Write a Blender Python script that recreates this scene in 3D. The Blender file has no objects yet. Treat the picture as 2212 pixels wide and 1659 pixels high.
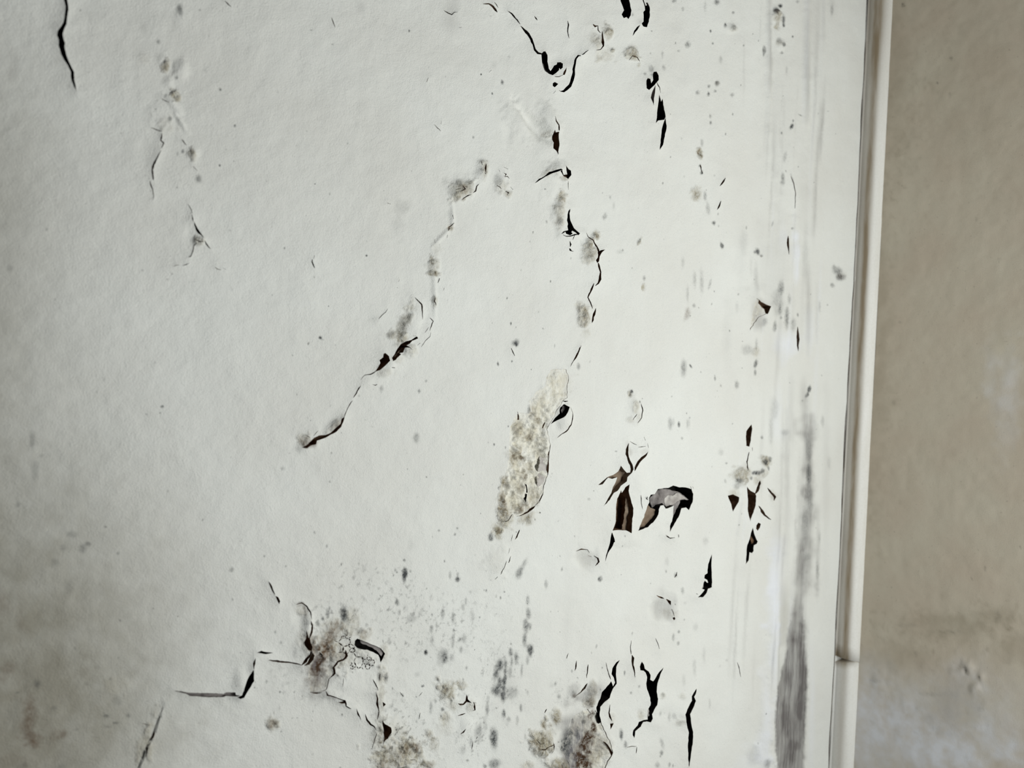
import bpy, math, random
import numpy as np
from mathutils import Vector, Matrix
from mathutils.geometry import delaunay_2d_cdt as cdt

random.seed(7)
RNG = np.random.default_rng(7)
scene = bpy.context.scene
COL = scene.collection

# ------------------------------------------------------------------ camera
PHI, TILT, FPX, CAMH = math.radians(40), math.radians(2.9), 1736.0, 0.5
W, H = 2212.0, 1659.0
FW = np.array([math.sin(PHI), math.cos(PHI), 0.0])
R0 = np.array([math.cos(PHI), -math.sin(PHI), 0.0])
U0 = np.array([0.0, 0.0, 1.0])
RT = math.cos(TILT) * R0 + math.sin(TILT) * U0
UP = -math.sin(TILT) * R0 + math.cos(TILT) * U0
CAM = np.array([0.0, -CAMH, 0.0])
cam_data = bpy.data.cameras.new('camera')
cam = bpy.data.objects.new('camera', cam_data)
COL.objects.link(cam)
cam_data.sensor_fit = 'HORIZONTAL'
cam_data.sensor_width = 36.0
cam_data.lens = 36.0 * FPX / W
cam_data.clip_start = 0.01
cam_data.clip_end = 50
cam.matrix_world = Matrix(((RT[0], UP[0], -FW[0], CAM[0]),
                           (RT[1], UP[1], -FW[1], CAM[1]),
                           (RT[2], UP[2], -FW[2], CAM[2]),
                           (0, 0, 0, 1)))
cam_data.dof.use_dof = True
cam_data.dof.focus_distance = 0.69
cam_data.dof.aperture_fstop = cam_data.lens / 3.6
scene.camera = cam

# ------------------------------------------------------------------ light
world = bpy.data.worlds.new('room_light')
scene.world = world
world.use_nodes = True
bg = world.node_tree.nodes['Background']
bg.inputs[0].default_value = (0.93, 0.96, 1.0, 1)
bg.inputs[1].default_value = 0.06
ld = bpy.data.lights.new('unseen_key_light', 'AREA')  # unseen soft light, placed and aimed to set the wall's gradient
ld.shape = 'RECTANGLE'
ld.size, ld.size_y = 0.26, 1.15
ld.energy = 9.7
ld.color = (0.975, 1.0, 0.985)
lo = bpy.data.objects.new('unseen_key_light', ld)
COL.objects.link(lo)
lo.location = (0.76, -0.86, -0.03)
lo.rotation_euler = (Vector((0.25, 0.0, 0.10)) - Vector(lo.location)).to_track_quat('-Z', 'Y').to_euler()
scene.view_settings.view_transform = 'Standard'
scene.view_settings.look = 'None'
scene.view_settings.gamma = 1.0
scene.view_settings.use_curve_mapping = False
scene.view_settings.exposure = 0.08

XC = 0.99            # the corner: white wall is the plane y=0, beige wall the plane x=XC


def rays(px, py):
    px = np.asarray(px, float); py = np.asarray(py, float)
    return FW + ((px - W / 2) / FPX)[..., None] * RT + ((H / 2 - py) / FPX)[..., None] * UP


def on_white(px, py, y=0.0):
    d = rays(px, py)
    return CAM + d * ((y - CAM[1]) / d[..., 1])[..., None]


def on_beige(px, py):
    d = rays(px, py)
    return CAM + d * (XC / d[..., 0])[..., None]


# ------------------------------------------------------------------ noise
def vnoise(x, y, seed=0):
    xi = np.floor(x).astype(np.int64); yi = np.floor(y).astype(np.int64)
    fx = x - xi; fy = y - yi
    fx = fx * fx * (3 - 2 * fx); fy = fy * fy * (3 - 2 * fy)

    def h(a, b):
        n = (a * 374761393 + b * 668265263 + seed * 2246822519) & 0xffffffff
        n = ((n ^ (n >> 13)) * 1274126177) & 0xffffffff
        n = n ^ (n >> 16)
        return (n & 0xffff) / 65535.0
    a = h(xi, yi); b = h(xi + 1, yi); c = h(xi, yi + 1); d = h(xi + 1, yi + 1)
    return (a * (1 - fx) + b * fx) * (1 - fy) + (c * (1 - fx) + d * fx) * fy


def fbm(x, y, seed=0, octv=3):
    s = 0; a = 0.5; t = 0
    for k in range(octv):
        s = s + a * vnoise(x * 2 ** k, y * 2 ** k, seed + k * 17); t += a; a *= 0.5
    return s / t - 0.5


# ------------------------------------------------------------------ materials
def new_mat(name):
    m = bpy.data.materials.new(name); m.use_nodes = True
    nt = m.node_tree
    return m, nt, nt.nodes['Principled BSDF']


class NB:
    def __init__(self, nt):
        self.nt = nt; self.n = nt.nodes; self.l = nt.links
        self.tc = self.n.new('ShaderNodeTexCoord').outputs['Object']

    def noise(self, scale, detail=2, rough=0.5, vec=None, stretch=None):
        n = self.n.new('ShaderNodeTexNoise')
        n.inputs['Scale'].default_value = scale
        n.inputs['Detail'].default_value = detail
        n.inputs['Roughness'].default_value = rough
        v = vec or self.tc
        if stretch:
            mp = self.n.new('ShaderNodeMapping'); mp.inputs['Scale'].default_value = stretch
            self.l.new(v, mp.inputs[0]); v = mp.outputs[0]
        self.l.new(v, n.inputs['Vector'])
        return n.outputs['Fac']

    def attr(self, name):
        a = self.n.new('ShaderNodeAttribute'); a.attribute_name = name
        return a.outputs['Fac']

    def math(self, op, a, b=None, clamp=False):
        m = self.n.new('ShaderNodeMath'); m.operation = op; m.use_clamp = clamp
        for i, v in enumerate((a, b)):
            if v is None: continue
            if isinstance(v, (int, float)): m.inputs[i].default_value = v
            else: self.l.new(v, m.inputs[i])
        return m.outputs[0]

    def remap(self, v, a, b, c, d, smooth=False):
        m = self.n.new('ShaderNodeMapRange'); m.clamp = True
        if smooth: m.interpolation_type = 'SMOOTHSTEP'
        self.l.new(v, m.inputs[0])
        for i, x in enumerate((a, b, c, d)): m.inputs[i + 1].default_value = x
        return m.outputs[0]

    def mix(self, fac, a, b):
        m = self.n.new('ShaderNodeMix'); m.data_type = 'RGBA'
        if isinstance(fac, (int, float)): m.inputs[0].default_value = fac
        else: self.l.new(fac, m.inputs[0])
        for i, v in ((6, a), (7, b)):
            if isinstance(v, tuple): m.inputs[i].default_value = v + (1,)
            else: self.l.new(v, m.inputs[i])
        return m.outputs[2]

    def bump(self, height, strength, dist, normal=None):
        b = self.n.new('ShaderNodeBump')
        b.inputs['Strength'].default_value = strength
        b.inputs['Distance'].default_value = dist
        self.l.new(height, b.inputs['Height'])
        if normal: self.l.new(normal, b.inputs['Normal'])
        return b.outputs[0]


def paint_material():
    m, nt, bs = new_mat('old white paint'); nb = NB(nt)
    big = nb.noise(9, 4); mid = nb.noise(70, 4); fine = nb.noise(330, 3, 0.6); grain = nb.noise(1300, 2, 0.6)
    streak = nb.noise(1, 4, 0.6, stretch=(150, 30, 12))
    streakf = nb.noise(1, 3, 0.6, stretch=(700, 60, 60))
    c = nb.mix(nb.remap(big, .35, .65, 0, 1), (0.70, 0.70, 0.66), (0.745, 0.755, 0.72))
    c = nb.mix(nb.remap(grain, .35, .7, 0, .16), c, (0.52, 0.53, 0.50))
    # tiny grey specks everywhere
    c = nb.mix(nb.remap(nb.noise(520, 1), .71, .80, 0, .30), c, (0.25, 0.25, 0.24))
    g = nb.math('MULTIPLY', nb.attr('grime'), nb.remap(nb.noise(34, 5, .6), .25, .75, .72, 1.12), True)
    c = nb.mix(g, c, (0.30, 0.285, 0.235))  # grime colour, also painted over the light falloff at left
    w = nb.math('MULTIPLY', nb.attr('white'), nb.remap(streak, .2, .6, .6, 1.1), True)
    c = nb.mix(w, c, (0.755, 0.775, 0.81))
    o = nb.math('MULTIPLY', nb.attr('ochre'), nb.remap(fine, .3, .7, .5, 1.55), True)
    oc = nb.mix(nb.remap(mid, .35, .65, 0, 1), (0.27, 0.23, 0.15), (0.47, 0.435, 0.335))
    c = nb.mix(o, c, oc)
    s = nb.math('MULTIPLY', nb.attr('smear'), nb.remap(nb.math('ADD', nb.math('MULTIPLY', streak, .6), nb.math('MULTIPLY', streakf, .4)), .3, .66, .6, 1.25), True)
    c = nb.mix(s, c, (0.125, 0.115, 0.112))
    mo = nb.attr('mold')
    mf = nb.math('MULTIPLY', mo, nb.remap(nb.math('ADD', nb.math('MULTIPLY', fine, .6), nb.math('MULTIPLY', grain, .4)), .32, .66, .5, 1.5), True)
    c = nb.mix(mf, c, (0.045, 0.05, 0.052))
    sp = nb.math('MULTIPLY', nb.attr('speck'), nb.remap(nb.math('ADD', nb.math('MULTIPLY', fine, .55), nb.math('MULTIPLY', nb.noise(180, 2), .45)), .53, .66, 0, 1), True)
    c = nb.mix(sp, c, (0.06, 0.062, 0.06))
    r = nb.math('MULTIPLY', nb.attr('rust'), nb.remap(fine, .3, .68, .4, 1.3), True)
    c = nb.mix(r, c, (0.105, 0.060, 0.030))
    nt.links.new(c, bs.inputs['Base Color'])
    bs.inputs['Roughness'].default_value = 0.62
    bs.inputs['Specular IOR Level'].default_value = 0.25
    n1 = nb.bump(grain, .4, .0012)
    n2 = nb.bump(mid, .22, .003, nb.bump(fine, .25, .0012, n1))
    crumbs = nb.math('MULTIPLY', nb.attr('ochre'), nb.noise(300, 4, .65))
    nt.links.new(nb.bump(crumbs, .9, .004, n2), bs.inputs['Normal'])
    return m


def plain(name, ca, cb, scale=160, rough=.85, bump=.4, dist=.002):
    m, nt, bs = new_mat(name); nb = NB(nt)
    f = nb.noise(scale, 4, .6)
    nt.links.new(nb.mix(nb.remap(f, .3, .7, 0, 1), ca, cb), bs.inputs['Base Color'])
    nt.links.new(nb.bump(f, bump, dist), bs.inputs['Normal'])
    bs.inputs['Roughness'].default_value = rough
    bs.inputs['Specular IOR Level'].default_value = 0.15
    return m


def plaster_material():
    m, nt, bs = new_mat('crumbling damp plaster'); nb = NB(nt)
    mid = nb.noise(90, 4, .6); fine = nb.noise(380, 3, .65)
    c = nb.mix(nb.remap(mid, .35, .65, 0, 1), (0.62, 0.59, 0.49), (0.74, 0.735, 0.675))
    c = nb.mix(nb.remap(fine, .56, .75, 0, .25), c, (0.25, 0.21, 0.14))
    c = nb.mix(nb.math('MULTIPLY', nb.attr('rim'), nb.remap(fine, .35, .6, 1, .3), True), c, (0.71, 0.71, 0.67))
    o = nb.math('MULTIPLY', nb.attr('ochre'), nb.remap(fine, .3, .65, .25, 1.0), True)
    c = nb.mix(o, c, (0.22, 0.18, 0.11))
    s = nb.math('MULTIPLY', nb.attr('smear'), nb.remap(nb.noise(1, 4, .6, stretch=(330, 60, 60)), .3, .66, .3, 1.4), True)
    c = nb.mix(s, c, (0.22, 0.21, 0.215))
    mf = nb.math('MULTIPLY', nb.attr('mold'), nb.remap(fine, .3, .65, .4, 1.3), True)
    c = nb.mix(mf, c, (0.045, 0.05, 0.055))
    r = nb.math('MULTIPLY', nb.attr('rust'), nb.remap(fine, .3, .65, .4, 1.35), True)
    c = nb.mix(r, c, (0.055, 0.030, 0.016))
    nt.links.new(c, bs.inputs['Base Color'])
    bs.inputs['Roughness'].default_value = 0.9
    bs.inputs['Specular IOR Level'].default_value = 0.15
    nt.links.new(nb.bump(fine, .6, .0018), bs.inputs['Normal'])
    return m


def beige_material():
    m, nt, bs = new_mat('beige painted plaster'); nb = NB(nt)
    big = nb.noise(14, 5, .6); grain = nb.noise(900, 2, .6); mid = nb.noise(60, 3)
    c = nb.mix(nb.remap(big, .35, .65, 0, 1), (0.59, 0.512, 0.41), (0.622, 0.565, 0.458))
    c = nb.mix(nb.remap(grain, .35, .7, 0, .15), c, (0.46, 0.41, 0.32))
    c = nb.mix(nb.remap(nb.noise(330, 1), .72, .8, 0, .3), c, (0.22, 0.19, 0.15))
    w = nb.math('MULTIPLY', nb.attr('white'), nb.remap(mid, .3, .65, .45, 1.2), True)
    c = nb.mix(w, c, (0.76, 0.77, 0.80))
    o = nb.math('MULTIPLY', nb.attr('ochre'), nb.remap(mid, .3, .65, .4, 1.2), True)
    c = nb.mix(o, c, (0.33, 0.28, 0.20))
    mf = nb.math('MULTIPLY', nb.attr('mold'), nb.remap(nb.noise(330, 2), .3, .65, .4, 1.3), True)
    c = nb.mix(mf, c, (0.10, 0.09, 0.075))
    nt.links.new(c, bs.inputs['Base Color'])
    bs.inputs['Roughness'].default_value = 0.75
    bs.inputs['Specular IOR Level'].default_value = 0.2
    nt.links.new(nb.bump(mid, .2, .002, nb.bump(grain, .2, .0008)), bs.inputs['Normal'])
    return m


def trim_material(name, stain_shade):
    m, nt, bs = new_mat(name); nb = NB(nt)
    f = nb.noise(1, 4, .6, stretch=(120, 120, 12)); g = nb.noise(500, 2)
    c = nb.mix(nb.remap(f, .3, .7, 0, 1), (0.72, 0.71, 0.66), (0.79, 0.785, 0.75))
    c = nb.mix(nb.remap(g, .4, .7, 0, .15), c, (0.5, 0.47, 0.4))
    d = nb.math('MULTIPLY', nb.attr('ochre'), nb.remap(f, .25, .7, .6, 1.2), True)
    c = nb.mix(d, c, stain_shade)  # stain colour, also carries the painted shade
    nt.links.new(c, bs.inputs['Base Color'])
    bs.inputs['Roughness'].default_value = 0.5
    nt.links.new(nb.bump(g, .12, .0008), bs.inputs['Normal'])
    return m


M_PAINT = paint_material()
M_EDGE = plain('torn paint edge', (0.22, 0.17, 0.12), (0.42, 0.36, 0.29), 420)
M_PLASTER = plaster_material()
M_VOID = {
    'k': plain('dark painted cavity', (0.006, 0.0055, 0.005), (0.015, 0.012, 0.010), 300),  # near-black lining paints in the darkness of the void
    'b': plain('brown rotten board', (0.085, 0.048, 0.027), (0.23, 0.14, 0.085), 220),
    't': plain('tan paper backing', (0.15, 0.105, 0.070), (0.27, 0.21, 0.155), 120),
    'g': plain('grey torn paper', (0.11, 0.098, 0.094), (0.36, 0.335, 0.32), 90),
    'w': plain('pale torn paper', (0.33, 0.30, 0.28), (0.60, 0.58, 0.54), 110),
}

# ------------------------------------------------------------------ survey of the wall: crops of 560x420 in the 2212x1659 frame
S = 560.0 / 2212.0
CR = dict(A=(0, 0), B=(550, 0), C=(1000, 0), D=(1500, 0), E=(200, 350), F=(640, 350), G=(1050, 350), H=(1450, 350),
          I=(560, 650), J=(1000, 750), K=(1400, 850), L=(350, 1200), M=(800, 1100), N=(800, 1239), O=(1200, 1239), P=(0, 1239))


def T(c, x, y):
    o = CR[c]
    return o[0] + x * S, o[1] + y * S


POLYS = []     # dict(pts, mat, depth_mm, lip)


def ragged(pts, amp=0.5, step=5.0):
    out = []
    n = len(pts)
    for i in range(n):
        a = np.array(pts[i]); b = np.array(pts[(i + 1) % n])
        L = np.hypot(*(b - a)); k = max(1, int(L / step))
        nrm = np.array([-(b - a)[1], (b - a)[0]]) / max(L, 1e-6)
        for j in range(k):
            p = a + (b - a) * j / k
            if j: p = p + nrm * random.uniform(-amp, amp)
            out.append((p[0], p[1]))
    return out


def poly(c, pts, mat='k', depth=None, lip=None):
    q = ragged([T(c, *p) for p in pts])
    POLYS.append(dict(pts=q, mat=mat, depth=depth, lip=lip))


def stroke(c, pts, mat='k', depth=None, lip=None):
    p = []
    for i, (x, y, w) in enumerate(pts):
        X, Y = T(c, x, y); p.append((X, Y, max(w * S * 1.22, 1.1)))
    q = [p[0]]
    for a, b in zip(p[:-1], p[1:]):
        L = math.hypot(b[0] - a[0], b[1] - a[1]); k = max(1, int(L / 5))
        for j in range(1, k + 1):
            t = j / k
            jit = 0 if j == k else min(1.0, 0.3 + 0.2 * a[2])
            q.append((a[0] + (b[0] - a[0]) * t + random.uniform(-jit, jit) * .7, a[1] + (b[1] - a[1]) * t + random.uniform(-jit, jit) * .7,
                      (a[2] + (b[2] - a[2]) * t) * random.uniform(.8, 1.2)))
    lf, rt = [], []
    for i in range(len(q)):
        a = q[max(0, i - 1)]; b = q[min(len(q) - 1, i + 1)]
        dx, dy = b[0] - a[0], b[1] - a[1]; L = math.hypot(dx, dy) or 1
        nx, ny = -dy / L, dx / L; w = q[i][2] / 2
        if i in (0, len(q) - 1): w *= .5
        lf.append((q[i][0] + nx * w, q[i][1] + ny * w)); rt.append((q[i][0] - nx * w, q[i][1] - ny * w))
    POLYS.append(dict(pts=lf + rt[::-1], mat=mat, depth=depth, lip=lip))


SPL = []       # (channel, px, py, rx, ry, angle, strength, soft)


def sp(c, ch, rows):
    for r in rows:
        x, y, rx, ry, s = r[:5]; ang = r[5] if len(r) > 5 else 0.0
        X, Y = T(c, x, y)
        SPL.append((ch, X, Y, rx * S, ry * S, math.radians(ang), s))


BUMP = []      # (px, py, rx, ry, angle, mm)


def bump(c, rows):
    for r in rows:
        X, Y = T(c, r[0], r[1])
        BUMP.append((X, Y, r[2] * S, r[3] * S, math.radians(r[5] if len(r) > 5 else 0), r[4]))


EXPOSED = []   # dict(pts, depth, rough)
FLAKES = []    # (pts, depth_a_mm, depth_b_mm, mat)


def exposed(c, pts, depth=1.2, rough=1.5):
    EXPOSED.append(dict(pts=ragged([T(c, *p) for p in pts], 1.2, 5), depth=depth, rough=rough))


def flake(c, pts, d0, d1, mat):
    FLAKES.append((ragged([T(c, *p) for p in pts], .9, 3.5), d0, d1, mat))


# ---- top left
poly('A', [(545, -160), (538, -60), (540, 0), (555, 60), (548, 130), (535, 200), (510, 240), (488, 270), (484, 310), (498, 350), (495, 390), (508, 430), (525, 480), (545, 520), (575, 565), (598, 610), (603, 670), (612, 705), (628, 745), (652, 788), (642, 730), (630, 680), (630, 620), (605, 575), (582, 525), (562, 470), (548, 400), (552, 370), (537, 330), (532, 290), (545, 250), (565, 210), (570, 150), (580, 90), (575, 40), (568, 0), (566, -60), (570, -160)])
stroke('A', [(1290, 1090, 4), (1335, 1108, 6), (1380, 1122, 4)], 'b')
stroke('A', [(1380, 1140, 7), (1370, 1200, 10), (1395, 1222, 9), (1372, 1268, 6)], 'b')
stroke('A', [(1370, 1290, 5), (1340, 1340, 10), (1305, 1410, 14), (1295, 1450, 12), (1300, 1500, 13), (1305, 1540, 8)], 'b')
stroke('E', [(485, 160, 5), (495, 200, 8), (510, 235, 7), (520, 290, 5), (515, 325, 2)], 'b')
stroke('A', [(1548, 1188, 4), (1562, 1205, 8), (1590, 1240, 3)], 'b')
stroke('A', [(1372, 840, 3), (1400, 858, 4), (1440, 880, 2)], 'b')
stroke('A', [(1285, 970, 4), (1295, 1000, 3)], 'b')
stroke('A', [(1915, 10, 4), (1940, 35, 8), (1970, 62, 3)], 'b')
sp('A', 'mold', [(1880, 765, 13, 18, .95, -20), (2005, 1072, 11, 15, .8), (1875, 1410, 9, 12, .8), (1558, 1292, 15, 22, .8), (1515, 1312, 11, 30, .45), (1705, 85, 13, 11, .6), (1350, 357, 18, 22, .5), (1530, 75, 30, 55, .5), (1545, 120, 16, 40, .35), (1505, 665, 17, 18, .5), (1450, 1015, 22, 20, .5), (1930, 1275, 6, 6, .6), (1995, 1375, 6, 6, .6), (1510, 1602, 6, 6, .6), (1325, 933, 10, 8, .5), (1260, 850, 6, 5, .6), (1410, 820, 14, 30, .4, 30), (1700, 1530, 28, 40, .32), (1848, 75, 8, 8, .3), (1750, 600, 12, 16, .2)])
sp('A', 'ochre', [(1415, 570, 40, 55, .75), (1500, 820, 38, 62, .7, -30), (1640, 1315, 32, 62, .55, -15), (1420, 1080, 90, 90, .15), (1230, 500, 60, 60, .1)])
sp('A', 'smear', [(125, 510, 55, 110, .12), (90, 620, 60, 60, .10), (1225, 230, 40, 70, .12), (1480, 200, 40, 90, .12)])
bump('A', [(1545, 590, 70, 90, 1.2), (1440, 700, 60, 60, .7), (1380, 500, 60, 60, .5), (1480, 900, 150, 45, .9, 48), (1540, 1040, 110, 26, .9, 55), (1390, 960, 120, 150, .5), (1650, 1310, 60, 80, .8), (1545, 130, 70, 120, .5)])
stroke('E', [(812, 360, 3), (840, 405, 5), (850, 440, 4)], 'k')
stroke('E', [(845, 450, 4), (850, 485, 8), (855, 512, 4)])
stroke('E', [(862, 512, 6), (880, 555, 14), (905, 600, 14), (942, 646, 4)])
stroke('E', [(948, 672, 7), (975, 710, 8), (1005, 742, 3)])
stroke('E', [(868, 660, 5), (905, 682, 8), (935, 682, 6)], 'b')
stroke('E', [(885, 690, 10), (862, 715, 7), (852, 765, 7), (835, 805, 7), (812, 815, 4)], 'b')
stroke('E', [(820, 863, 3), (795, 876, 7), (765, 886, 4)], 'b')
stroke('E', [(735, 880, 2), (710, 882, 4), (685, 892, 2)], 'b')
stroke('E', [(1043, 898, 5), (1065, 914, 4), (1095, 922, 2)], 'b')
stroke('E', [(1113, 906, 3), (1140, 920, 2)], 'b')
stroke('E', [(1892, 798, 5), (1880, 828, 5)])
stroke('E', [(1870, 832, 8), (1868, 852, 9), (1880, 882, 9), (1892, 906, 5)])
stroke('E', [(855, 38, 4), (895, 78, 4)], 'b')
sp('E', 'ochre', [(905, 680, 50, 42, .5)])
bump('E', [(905, 675, 60, 45, .8), (830, 640, 60, 120, -.4)])
sp('E', 'mold', [(1085, 28, 10, 14, .7), (720, 218, 6, 6, .7), (1637, 735, 8, 12, .8), (1942, 1497, 14, 15, .85), (1960, 1515, 16, 8, .4), (425, 924, 14, 12, .35), (680, 955, 12, 12, .35), (1175, 585, 10, 8, .4), (905, 140, 35, 50, .35), (1890, 985, 6, 8, .5), (2015, 1230, 5, 7, .7), (1485, 165, 6, 6, .5), (870, 1020, 5, 5, .5), (640, 1000, 18, 8, .3), (1900, 188, 5, 6, .5)])
# ---- top centre
stroke('B', [(655, 150, 2), (672, 200, 6), (685, 236, 3)], 'b')
stroke('B', [(1615, 90, 4), (1650, 112, 6), (1680, 126, 7), (1700, 108, 6), (1728, 103, 3)])
stroke('B', [(1943, 36, 5), (1990, 36, 8), (2025, 60, 12), (2050, 90, 12), (2066, 108, 5)], 'b')
stroke('B', [(2038, 24, 6), (2055, 45, 7), (2072, 72, 4)], 'b')
stroke('B', [(1465, 702, 5), (1472, 680, 4), (1482, 663, 4)], 'b')
stroke('B', [(1530, 1062, 2), (1555, 1092, 4), (1584, 1120, 5)], 'b')
stroke('B', [(1590, 1035, 3), (1585, 1062, 4)], 'b')
stroke('B', [(2020, 598, 3), (1998, 618, 5)], 'b')
sp('B', 'mold', [(1320, 262, 9, 11, .85), (665, 378, 7, 7, .7), (1932, 635, 7, 8, .85), (2112, 700, 14, 24, .55), (2025, 800, 8, 10, .6), (485, 257, 12, 8, .5), (795, 1222, 8, 10, .5), (1755, 235, 14, 6, .6), (2010, 138, 12, 4, .5), (1336, 1460, 6, 8, .4), (515, 1570, 6, 6, .6), (445, 1118, 6, 6, .5), (1628, 655, 4, 8, .5)])
sp('B', 'smear', [(1670, 120, 70, 170, .17), (905, 60, 40, 50, .16), (2040, 560, 30, 60, .10)])
stroke('C', [(375, 97, 3), (410, 120, 9), (440, 160, 9), (475, 215, 5)])
stroke('C', [(478, 228, 6), (515, 262, 16), (550, 295, 21), (575, 340, 16), (590, 385, 12), (600, 430, 12), (625, 460, 14), (662, 470, 18)])
poly('C', [(650, 468), (672, 445), (690, 445), (708, 475), (710, 530), (720, 590), (732, 612), (765, 565), (788, 555), (793, 537), (820, 535), (836, 550), (830, 585), (812, 602), (803, 588), (800, 606), (775, 630), (745, 650), (715, 635), (688, 610), (670, 560), (658, 505)])
flake('C', [(672, 540), (705, 545), (722, 610), (735, 640), (700, 620), (680, 590)], 1.5, 3.5, 'g')
poly('C', [(862, 583), (838, 620), (828, 646), (845, 648), (858, 615)], 'b')
stroke('C', [(1058, 432, 6), (1030, 452, 5), (1008, 470, 6), (995, 473, 8)])
stroke('C', [(988, 482, 10), (970, 480, 12), (950, 505, 14), (935, 550, 16), (923, 600, 18), (925, 640, 20), (915, 690, 24), (900, 735, 22), (872, 762, 20), (850, 782, 18), (825, 783, 5), (808, 775, 3)])
poly('C', [(750, 716), (768, 706), (798, 722), (785, 736), (770, 750), (752, 738)])
stroke('C', [(760, 662, 5), (800, 662, 4), (835, 646, 4)], 'b')
stroke('C', [(765, 800, 2), (780, 778, 4)], 'b')
poly('C', [(1315, -160), (1395, -160), (1388, -20), (1405, 40), (1418, 95), (1408, 140), (1390, 172), (1376, 154), (1355, 162), (1338, 130), (1355, 95), (1340, 55), (1325, 20)], depth=16)
poly('C', [(1510, -160), (1528, -160), (1522, -20), (1530, 10), (1546, 55), (1558, 50), (1550, 28), (1566, 26), (1582, 65), (1586, 130), (1576, 190), (1560, 236), (1520, 232), (1503, 210), (1525, 190), (1530, 150), (1524, 110), (1540, 92), (1530, 40), (1518, 10)], depth=16)
poly('C', [(1492, 220), (1475, 262), (1440, 310), (1448, 270), (1468, 236)])
stroke('C', [(885, 180, 4), (893, 215, 9), (888, 270, 7), (899, 330, 2)])
stroke('C', [(605, 140, 3), (620, 158, 9), (632, 175, 5)])
stroke('C', [(1100, 212, 10), (1118, 230, 14), (1140, 225, 6), (1143, 262, 6), (1162, 286, 6)], 'b')
stroke('C', [(1175, 272, 6), (1178, 330, 11), (1184, 365, 20), (1188, 395, 10), (1165, 425, 6), (1125, 433, 3)], 'b')
sp('C', 'ochre', [(1240, 280, 50, 62, .65), (1210, 480, 90, 65, .25), (1140, 375, 50, 60, .35), (1445, 465, 55, 65, .65), (1500, 560, 16, 20, .5), (1110, 340, 40, 60, .2), (1150, 500, 30, 30, .3), (1275, 435, 16, 14, .6)])
sp('C', 'mold', [(1600, 590, 24, 40, .45), (1705, 578, 20, 26, .4), (335, 702, 14, 22, .45), (1610, 645, 30, 22, .6), (1545, 632, 14, 14, .5), (1915, 380, 26, 30, .55), (1840, 435, 14, 10, .35), (2130, 370, 8, 12, .5), (1880, 75, 12, 20, .4), (155, 635, 7, 9, .8), (248, 800, 8, 11, .6), (1600, 455, 8, 12, .5), (1700, 470, 10, 40, .25), (1800, 10, 20, 16, .4), (495, 232, 0.1, 0.1, 0), (1222, 1046, 5, 6, .5), (2115, 265, 10, 14, .5), (1605, 268, 8, 8, .5), (1810, 0, 20, 20, .3), (1705, 1560, 6, 8, .5)])
bump('C', [(1240, 285, 60, 70, .9), (1140, 370, 60, 70, .8), (1445, 465, 60, 70, .9)])
stroke('C', [(1415, 515, 5), (1440, 478, 7), (1480, 492, 6), (1505, 525, 4)], 'b')
poly('C', [(1612, 618), (1636, 616), (1650, 650), (1648, 690), (1620, 716), (1590, 750), (1565, 776), (1547, 760), (1548, 692), (1560, 672), (1580, 680), (1582, 718), (1600, 690), (1604, 640)])
poly('C', [(1612, 735), (1616, 790), (1602, 850), (1600, 912), (1586, 872), (1576, 842), (1593, 782)], 'g', 2.5)
poly('C', [(1655, 812), (1672, 872), (1685, 848), (1690, 900), (1698, 960), (1702, 1002), (1690, 1030), (1642, 1035), (1625, 1058), (1632, 990), (1635, 930), (1648, 870)], depth=12)
poly('C', [(1703, 1000), (1716, 1080), (1705, 1170), (1690, 1240), (1660, 1284), (1667, 1200), (1680, 1090), (1694, 1030)])
stroke('C', [(1625, 712, 5), (1640, 735, 7), (1660, 755, 5), (1668, 800, 3)])
stroke('C', [(760, 1000, 3), (770, 1040, 9), (795, 1075, 12), (798, 1120, 14)], 'b')
poly('C', [(765, 1112), (775, 1135), (800, 1130), (803, 1170), (811, 1230), (803, 1270), (795, 1328), (780, 1290), (756, 1270), (765, 1220), (756, 1170)], 'b', 8)
poly('C', [(850, 1418), (875, 1450), (903, 1460), (908, 1497), (885, 1520), (868, 1535), (820, 1500), (790, 1472), (800, 1460), (830, 1500), (862, 1495), (852, 1460)], 'k', 9)
flake('C', [(815, 1500), (868, 1500), (908, 1492), (890, 1525), (858, 1535)], 1.0, 3.0, 'b')
poly('C', [(605, 1567), (640, 1528), (680, 1508), (715, 1472), (795, 1450), (810, 1460), (745, 1482), (690, 1510), (650, 1537)], 't', 1.6)
stroke('C', [(880, 1550, 3), (884, 1590, 4), (892, 1622, 4)], 'b')
bump('C', [(620, 1060, 70, 260, -2.6, -40), (470, 1050, 80, 180, 1.2, -35), (740, 1000, 80, 200, 1.5, -30), (690, 1290, 90, 120, .7), (800, 1440, 90, 90, 1.3), (390, 1140, 50, 120, -.5)])
sp('C', 'ochre', [(850, 1520, 50, 25, .4), (720, 1150, 40, 40, .25), (720, 1480, 80, 30, .25, -20)])
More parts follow.
